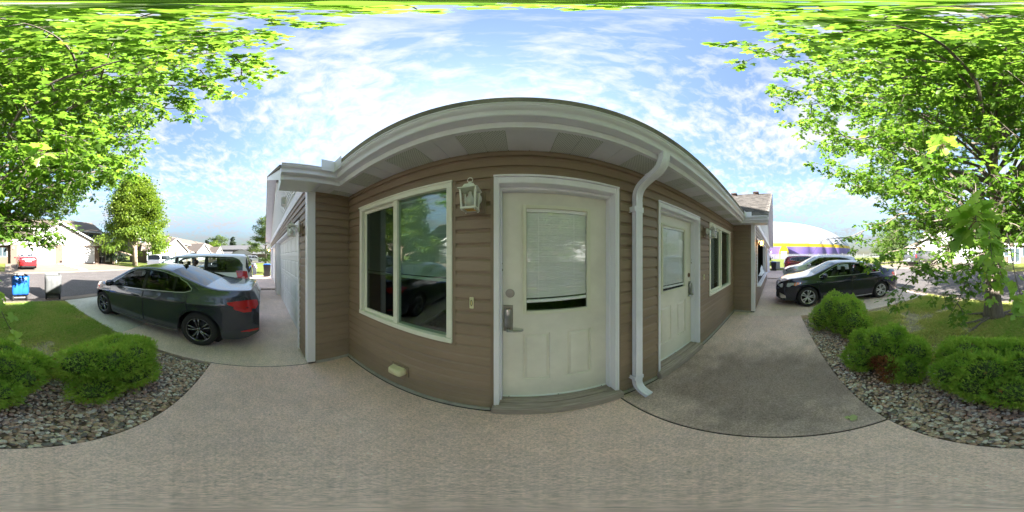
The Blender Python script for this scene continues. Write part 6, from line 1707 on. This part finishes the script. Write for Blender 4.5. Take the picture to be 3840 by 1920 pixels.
# ---- trees further off
def tree(name, label, base, h, rad, z0, n, leaf, m, seed, clusters=90, bark='bark', shape='round', group=None, trunk_r=None):
    r = np.random.default_rng(seed); t = thing(name, label, 'tree', base, 0, group); cen = []
    while len(cen) < clusters:
        v = r.normal(size=3); v /= np.linalg.norm(v); q_ = r.random()**0.38; zf = 0.5+0.5*v[2]*q_
        if shape == 'round': k_ = 1.0
        elif shape == 'cone': k_ = max(0.06, 1.12*(1-zf)**0.75)
        else: k_ = max(0.12, (1 - max(0, zf-0.30)/0.74)**0.7)
        rr_ = rad*k_*q_*(0.75+0.25*r.random()) if shape != 'round' else rad*q_*(0.85+0.3*r.random())
        cen.append((v[0]*rr_/max(0.25, math.hypot(v[0], v[1])) if shape != 'round' else v[0]*rr_, v[1]*rr_/max(0.25, math.hypot(v[0], v[1])) if shape != 'round' else v[1]*rr_, z0 + (h-z0)*zf))
    cen = np.array(cen); ci = r.integers(0, clusters, n); cr_ = (0.24*rad if shape == 'round' else 0.20*rad)*(0.7+0.6*r.random(clusters))
    off = r.normal(size=(n, 3))*np.array([1, 1, 0.55])*0.52
    pos = cen[ci] + off*cr_[ci][:, None]; pos[:, 2] = np.maximum(pos[:, 2], z0*0.9)
    outw = pos - np.array([0, 0, (z0+h)/2]); dirs = r.normal(size=(n, 3))*0.7 + outw/np.maximum(0.3, np.linalg.norm(outw, axis=1, keepdims=True)); dirs[:, 2] -= 0.35
    ups = r.normal(size=(n, 3))*0.55 + np.array([0, 0, 1.0]); lvc = r.random(clusters)
    lv_ = np.clip(0.5*lvc[ci] + 0.25 + r.normal(0, 0.18, n), 0, 1)
    lb_ = (np.array([[0, 0, 0], [0.30, 0.42, 0.10], [0.55, 0.16, 0.03], [1.0, 0, -0.12], [0.55, -0.16, 0.03], [0.30, -0.42, 0.10]]), np.array([(0, 2, 1), (0, 4, 2), (0, 5, 4), (2, 4, 3)]))
    inst('crown', scatter(lb_, pos, dirs, ups, leaf*r.uniform(0.6, 1.3, n), lv_, m, 'crown'), t)
    tr0 = trunk_r or 0.022*h; w = Wood(); rd2 = random.Random(seed)
    tp = [(0, 0, -0.2), (0.02*h*0.1, 0, 0.15*h), (-0.01*h, 0.01*h, 0.45*h), (0.01*h, 0, 0.92*h)]
    w.mb.tube(tp, [tr0*1.25, tr0*0.95, tr0*0.6, tr0*0.12], 9); o = w.mb.build('trunk', bark, t, world=False, smooth=True)
    w = Wood()
    for c in cen[r.permutation(clusters)[:min(26, clusters)]]:
        zs = max(z0*0.75, c[2]-0.45*math.hypot(c[0], c[1])-0.05*h); w.limb(curve((0, 0, zs), tuple(c), 0.1, 4, 0.04, rd2), tr0*0.35, 0.02, 5)
    w.mb.build('limbs', bark, t, world=False, smooth=True, recalc=False)
    return t
tree('street_tree', 'tall full green tree on the grass across the street, left of the white SUV', (-17.6, -17.6, zt(-17.6, -17.6)), 14.4, 5.6, 1.7, 48000, 0.32, 'leaf_street', 31, 210, 'bark_pale', 'ovate', trunk_r=0.36)
tree('garage_side_tree', 'loose blue-green tree beyond the far end of the left garage', (-38, 0.6, 0), 11.5, 4.6, 2.2, 9000, 0.30, 'leaf_far', 32, 60, 'bark', 'ovate')
FT = 'far trees'
tree('far_tree', 'rounded far tree rising between the two conifers over the left roofs', (-118, -33, 0), 17, 7.5, 2, 5200, 0.75, 'leaf_far', 33, 60, group=FT)
tree('far_tree', 'small yellow-green round tree low over the far left roofs', (-100, -31, 0), 11.5, 5, 2, 3600, 0.6, 'leaf_street', 34, 50, group=FT)
tree('far_conifer', 'left dark conifer over the far left roofs', (-112, -40, 0), 14, 3.6, 1.5, 3600, 0.7, 'leaf_conifer', 35, 70, shape='cone', group=FT)
tree('far_conifer', 'right dark conifer over the far left roofs', (-112, -21, 0), 15, 4.2, 1.5, 3800, 0.7, 'leaf_conifer', 36, 70, shape='cone', group=FT)
tree('far_tree', 'low broad tree behind the grey end house on the far left', (-122, -10, 0), 14, 7, 2, 4200, 0.75, 'leaf_far', 37, 50, group=FT)
tree('far_tree', 'tall pale leafy tree right of the dome, left of the dormer house', (41, -37, 0.5), 13.5, 5.8, 2.2, 11000, 0.38, 'leaf_far', 38, 90, group=FT)
tree('far_tree', 'bright yellow-green tree at the edge of the dome field', (60, -52, 0.5), 11, 5.0, 1.6, 6000, 0.45, 'leaf_street', 39, 60, group=FT)
tree('far_tree', 'round tree behind the bright one beyond the field fence', (72, -66, 0.5), 12, 6, 1.8, 5200, 0.5, 'leaf_far', 40, 60, group=FT)
tree('far_tree', 'wide tree far behind the field fence, next to the dome edge', (88, -66, 0.5), 10.5, 6.5, 1.5, 4600, 0.6, 'leaf_far', 41, 60, group=FT)
tree('far_tree', 'tree beyond the dormer house, left of its roof', (34, -52, 0.5), 14, 6, 2, 6000, 0.5, 'leaf_far', 42, 70, group=FT)
tree('far_tree', 'tall tree behind the ridge of the dormer house', (14, -44, 0.5), 14.5, 6.5, 2, 6000, 0.55, 'leaf_far', 43, 70, group=FT)
tree('far_tree', 'tree behind the roof of the house with the red car', (-16, -46, 0.5), 12, 6, 2, 5000, 0.55, 'leaf_far', 44, 60, group=FT)
tree('blue_spruce', 'dark spruce at the far end of the right garage, above the bin', (20.5, 1.9, 0), 4.6, 1.5, 0.3, 5200, 0.17, 'leaf_conifer', 45, 90, shape='cone')
def bush(name, label, base, h, rad, n, leaf, m, seed):
    return tree(name, label, base, h, rad, 0.15, n, leaf, m, seed, 40, trunk_r=0.04)
bush('porch_bush', 'dark bush beside the porch of the house with the red car', (-15.9, -19.6, zt(-15.9, -19.6)), 2.3, 1.5, 3200, 0.16, 'leaf_conifer', 51)
bush('garage_bush', 'brownish bush by the far end of the left garage', (-16.5, 0.9, 0), 2.6, 1.3, 3000, 0.12, 'leaf_far', 52)
bush('drive_bush', 'yellowish bush beside the pickup driveway across the street', (19.6, -18.8, zt(19.6, -18.8)), 2.2, 1.3, 2600, 0.14, 'leaf_street', 53)
bush('porch_bush', 'bush under the porch window of the receding left row', (-25.5, -19.3, zt(-25.5, -19.3)), 1.8, 1.4, 2200, 0.16, 'leaf_far', 54)

# ---- clipped evergreen shrubs in the bed
def spray_base():
    """a flat scale-leaf spray: a narrow axis with short side fingers"""
    V = [(0, 0.06, 0), (0, -0.06, 0), (1.0, 0, -0.05), (0.22, 0, 0), (0.55, 0.34, 0.03), (0.42, 0.0, 0), (0.22, 0, 0), (0.55, -0.34, 0.03), (0.5, 0, 0), (0.85, 0.24, 0), (0.66, 0, 0), (0.5, 0, 0), (0.85, -0.24, 0), (0.66, 0, 0)]
    F = [(0, 1, 2), (3, 5, 4), (6, 7, 5), (8, 10, 9), (11, 12, 13)]
    return np.array(V, dtype=float), np.array(F)
SPR = spray_base()
def shrub(label, c, rx, ry, h, n, seed, lobes, dead=None, light=0.45):
    r = np.random.default_rng(seed); t = thing('evergreen_shrub', label, 'shrub', (c[0], c[1], -0.03), 0, 'clipped evergreen shrubs')
    L_ = []
    L_.append((0, 0, h*0.45, rx*0.66, ry*0.66, h*0.42))
    for i in range(lobes*2+2):
        a = 2*math.pi*i*0.618 + r.normal(0, 0.2); el = r.uniform(-0.1, 1.25); k_ = math.cos(el)*r.uniform(0.60, 0.80); s_ = r.uniform(0.22, 0.40)
        L_.append((math.cos(a)*rx*k_, math.sin(a)*ry*k_, max(h*0.2, h*(0.36 + 0.42*math.sin(el))*r.uniform(0.85, 1.12)), rx*s_, ry*s_, h*r.uniform(0.20, 0.32)))
    L_ = np.array(L_); w = (L_[:, 3]*L_[:, 4])**0.9; w = w/w.sum(); ci = r.choice(len(L_), n, p=w)
    v = r.normal(size=(n, 3)); v /= np.linalg.norm(v, axis=1, keepdims=True); rad = 1 - 0.22*r.random(n)**1.6 + 0.07*np.sin(v[:, 0]*8+v[:, 1]*7+ci) + 0.06*np.sin(v[:, 2]*11+ci*2) + 0.05*np.sin(v[:, 0]*23+v[:, 2]*19)
    stray = r.random(n) < 0.03; rad = np.where(stray, rad + r.uniform(0.05, 0.28, n), rad)
    pos = L_[ci, :3] + v*L_[ci, 3:]*rad[:, None]
    inside = np.zeros(n, bool)
    for l in L_:
        inside |= (((pos-l[:3])/(l[3:]*0.74))**2).sum(1) < 1
    ok = ~inside & (pos[:, 2] > 0.02)
    dead_m = np.zeros(n, bool)
    if dead is not None:
        dd = np.linalg.norm((pos-np.array(dead[:3]))/dead[3], axis=1); ok &= ~(dd < 0.75); dead_m = (dd < 1.15)
    pos, v, dead_m = pos[ok], v[ok], dead_m[ok]; n2 = len(pos)
    dirs = v + r.normal(0, 0.5, (n2, 3)) + np.array([0, 0, 0.45]); ups = r.normal(0, 1, (n2, 3)); size = r.uniform(0.028, 0.055, n2)*np.where(r.random(n2) < 0.06, 1.7, 1.0)
    lump = 0.5+0.5*np.sin(pos[:, 0]*17+seed)*np.sin(pos[:, 1]*15)*np.sin(pos[:, 2]*19)
    lv_ = np.clip(light + 0.5*(lump-0.5) + r.normal(0, 0.2, n2), 0, 1)
    br = dead_m | (r.random(n2) < 0.006); g = ~br
    inst('foliage', scatter(SPR, pos[g], dirs[g], ups[g], size[g], lv_[g], 'cedar', 'foliage'), t)
    if br.sum() > 3: inst('dead_sprays', scatter(SPR, pos[br], dirs[br], ups[br], size[br], r.random(br.sum()), 'cedar_dead', 'dead_sprays'), t, kind='stuff')
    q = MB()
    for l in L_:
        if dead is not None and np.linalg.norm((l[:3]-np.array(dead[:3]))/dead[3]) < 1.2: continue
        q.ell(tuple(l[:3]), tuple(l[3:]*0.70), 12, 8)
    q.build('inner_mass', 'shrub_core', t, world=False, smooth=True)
    w = Wood(); rd2 = random.Random(seed)
    for i in range(9):
        a = rd2.uniform(0, 6.28); w.limb(curve((rd2.gauss(0, .04), rd2.gauss(0, .04), 0), (math.cos(a)*rx*0.6, math.sin(a)*ry*0.6, h*rd2.uniform(0.25, 0.6)), 0.0, 4, 0.06, rd2), 0.018, 0.005, 5)
    if dead is not None:
        for i in range(16):
            e = Vector(dead[:3]) + Vector((rd2.gauss(0, dead[3]*0.55), rd2.gauss(0, dead[3]*0.55), rd2.gauss(0, dead[3]*0.5))); w.limb(curve((rd2.gauss(0, .1), rd2.gauss(0, .1), h*0.25), e, 0.02, 4, 0.08, rd2), 0.008, 0.002, 4)
    w.mb.build('stems', 'twig_red' if dead is not None else 'bark', t, world=False, smooth=True, recalc=False)
    return t
shrub('spreading evergreen shrub left of the walk, in front of the graphite sedan', (-1.06, -1.42), 0.78, 0.55, 0.54, 42000, 61, 8, light=0.5)
shrub('largest evergreen shrub in the bed, directly behind the walk below the maple twigs', (0.28, -1.52), 0.78, 0.53, 0.68, 50000, 62, 9, light=0.4)
shrub('evergreen shrub with a dead brown patch, middle of the right bed', (1.62, -1.32), 0.58, 0.48, 0.64, 36000, 63, 7, dead=(-0.26, 0.28, 0.22, 0.17), light=0.4)
shrub('round evergreen shrub at the end of the bed, in front of the blue-black sedan', (3.05, -1.30), 0.74, 0.56, 0.80, 34000, 64, 8, light=0.45)
# ------------------------------------------------------------------ the person sitting in the minivan
mat('skin', (0.36, 0.20, 0.135), 0.55); mat('hair_dark', (0.02, 0.014, 0.01), 0.7, nscale=40, namt=0.3); mat('shirt_pink', (0.62, 0.30, 0.33), 0.8, nscale=12, namt=0.1); mat('trousers_dark', (0.03, 0.035, 0.05), 0.85); mat('eye_dark', (0.02, 0.015, 0.012), 0.3)
PX, PY, PZ = -6.33, -2.66, 0.62           # hip point on the second-row seat; faces the street (-y)
person = thing('person', 'person in a pink shirt with short dark hair, seated in the white minivan looking down', 'person', (PX, PY, PZ))
def skin_mesh(name, verts, edges, radii, m, parent, sub=2):
    me = bpy.data.meshes.new(name); me.from_pydata([Vector(v) for v in verts], edges, []); o = bpy.data.objects.new(name, me); COL.objects.link(o)
    md = o.modifiers.new('skin', 'SKIN'); md.use_smooth_shade = True
    for i, r_ in enumerate(radii):
        sv = me.skin_vertices[0].data[i]; sv.radius = (r_, r_) if isinstance(r_, float) else r_; sv.use_root = (i == 0)
    sb = o.modifiers.new('sub', 'SUBSURF'); sb.levels = sub; sb.render_levels = sub
    dg = bpy.context.evaluated_depsgraph_get(); me2 = bpy.data.meshes.new_from_object(o.evaluated_get(dg)); bpy.data.objects.remove(o)
    me2.materials.clear(); me2.materials.append(MATS[m]); me2.polygons.foreach_set('use_smooth', [True]*len(me2.polygons)); me2.name = name
    return inst(name, me2, parent)
# body: pelvis, spine, neck, arms with hands in the lap, thighs and shins
bv = [(0, 0, 0), (0, -0.01, 0.16), (0, -0.03, 0.34), (0, -0.05, 0.48), (0, -0.07, 0.56),
      (0.17, -0.05, 0.45), (0.22, -0.10, 0.22), (0.12, -0.30, 0.14), (0.06, -0.37, 0.14),
      (-0.17, -0.05, 0.45), (-0.22, -0.10, 0.22), (-0.12, -0.30, 0.14), (-0.06, -0.37, 0.14),
      (0.10, -0.06, 0.0), (0.12, -0.44, 0.04), (0.12, -0.48, -0.36), (-0.10, -0.06, 0.0), (-0.12, -0.44, 0.04), (-0.12, -0.48, -0.36)]
be = [(0, 1), (1, 2), (2, 3), (3, 4), (3, 5), (5, 6), (6, 7), (7, 8), (3, 9), (9, 10), (10, 11), (11, 12), (0, 13), (13, 14), (14, 15), (0, 16), (16, 17), (17, 18)]
br = [(0.16, 0.11), (0.15, 0.10), (0.17, 0.10), (0.13, 0.08), 0.055, 0.06, 0.045, 0.036, 0.028, 0.06, 0.045, 0.036, 0.028, 0.085, 0.06, 0.042, 0.085, 0.06, 0.042]
skin_mesh('body', bv, be, br, 'shirt_pink', person)
# head tipped forward and turned to the driveway side (+x)
HM = Matrix.Translation((0.02, -0.10, 0.72)) @ Matrix.Rotation(R(48), 4, 'Z') @ Matrix.Rotation(R(-24), 4, 'X')
def headpart(mb, n, m): mb.xf(HM); return mb.build(n, m, person, world=False, smooth=True)
q = MB(); rings = []
for z, rx, ry, cy_ in ((-0.16, 0.05, 0.05, 0.02), (-0.12, 0.055, 0.06, 0.015), (-0.105, 0.052, 0.075, -0.015), (-0.075, 0.062, 0.088, -0.012), (-0.03, 0.071, 0.094, -0.004), (0.02, 0.076, 0.098, 0.0), (0.065, 0.074, 0.095, 0.004), (0.095, 0.058, 0.076, 0.008), (0.112, 0.03, 0.04, 0.01), (0.118, 0.004, 0.005, 0.01)):
    rings.append([(rx*math.cos(a), cy_ + ry*math.sin(a), z) for a in [2*math.pi*i/20 for i in range(20)]])
q.loft(rings)
q.loft([[(-0.008, -0.088, 0.02), (0.008, -0.088, 0.02), (0.0, -0.080, 0.02)], [(-0.015, -0.092, -0.03), (0.015, -0.092, -0.03), (0.0, -0.118, -0.028)], [(-0.012, -0.086, -0.042), (0.012, -0.086, -0.042), (0, -0.10, -0.044)]])
for s in (-1, 1): q.ell((s*0.078, 0.012, -0.005), (0.012, 0.022, 0.034), 10, 8)
headpart(q, 'head', 'skin')
for s in (-1, 1): headpart(MB().ell((s*0.03, -0.086, 0.012), (0.013, 0.008, 0.006), 10, 6), 'eye', 'eye_dark')
q = MB(); q.ell((0, -0.094, -0.066), (0.022, 0.006, 0.006), 10, 6); headpart(q, 'mouth', 'shirt_pink')
q = MB(); rings = []
for z, rx, ry, cy_ in ((-0.06, 0.066, 0.055, 0.045), (-0.01, 0.078, 0.075, 0.03), (0.04, 0.081, 0.094, 0.015), (0.08, 0.077, 0.10, 0.006), (0.115, 0.055, 0.075, 0.008), (0.130, 0.02, 0.03, 0.01)):
    rings.append([(rx*math.cos(a)*(1+0.03*math.sin(7*a)), cy_ + ry*math.sin(a)*(1+0.03*math.sin(5*a)), z) for a in [2*math.pi*i/20 for i in range(20)]])
q.loft(rings); headpart(q, 'hair', 'hair_dark')
# hands folded in the lap: palm and five bent fingers each
for s in (-1, 1):
    q = MB(); c = Vector((s*0.055, -0.40, 0.135)); q.ell(tuple(c), (0.04, 0.05, 0.018), 10, 8)
    for k_, (dx, ln) in enumerate(((-0.028, 0.055), (-0.010, 0.066), (0.009, 0.062), (0.027, 0.048))):
        a = c + Vector((dx, -0.04, 0)); q.tube([a, a+Vector((-s*0.012, -ln*0.6, 0.006)), a+Vector((-s*0.022, -ln, -0.014))], [0.009, 0.0085, 0.006], 6)
    a = c + Vector((-s*0.036, 0.0, 0.006)); q.tube([a, a+Vector((-s*0.022, -0.022, 0.010)), a+Vector((-s*0.026, -0.048, 0.006))], [0.010, 0.009, 0.007], 6)
    q.build('hand', 'skin', person, world=False, smooth=True)
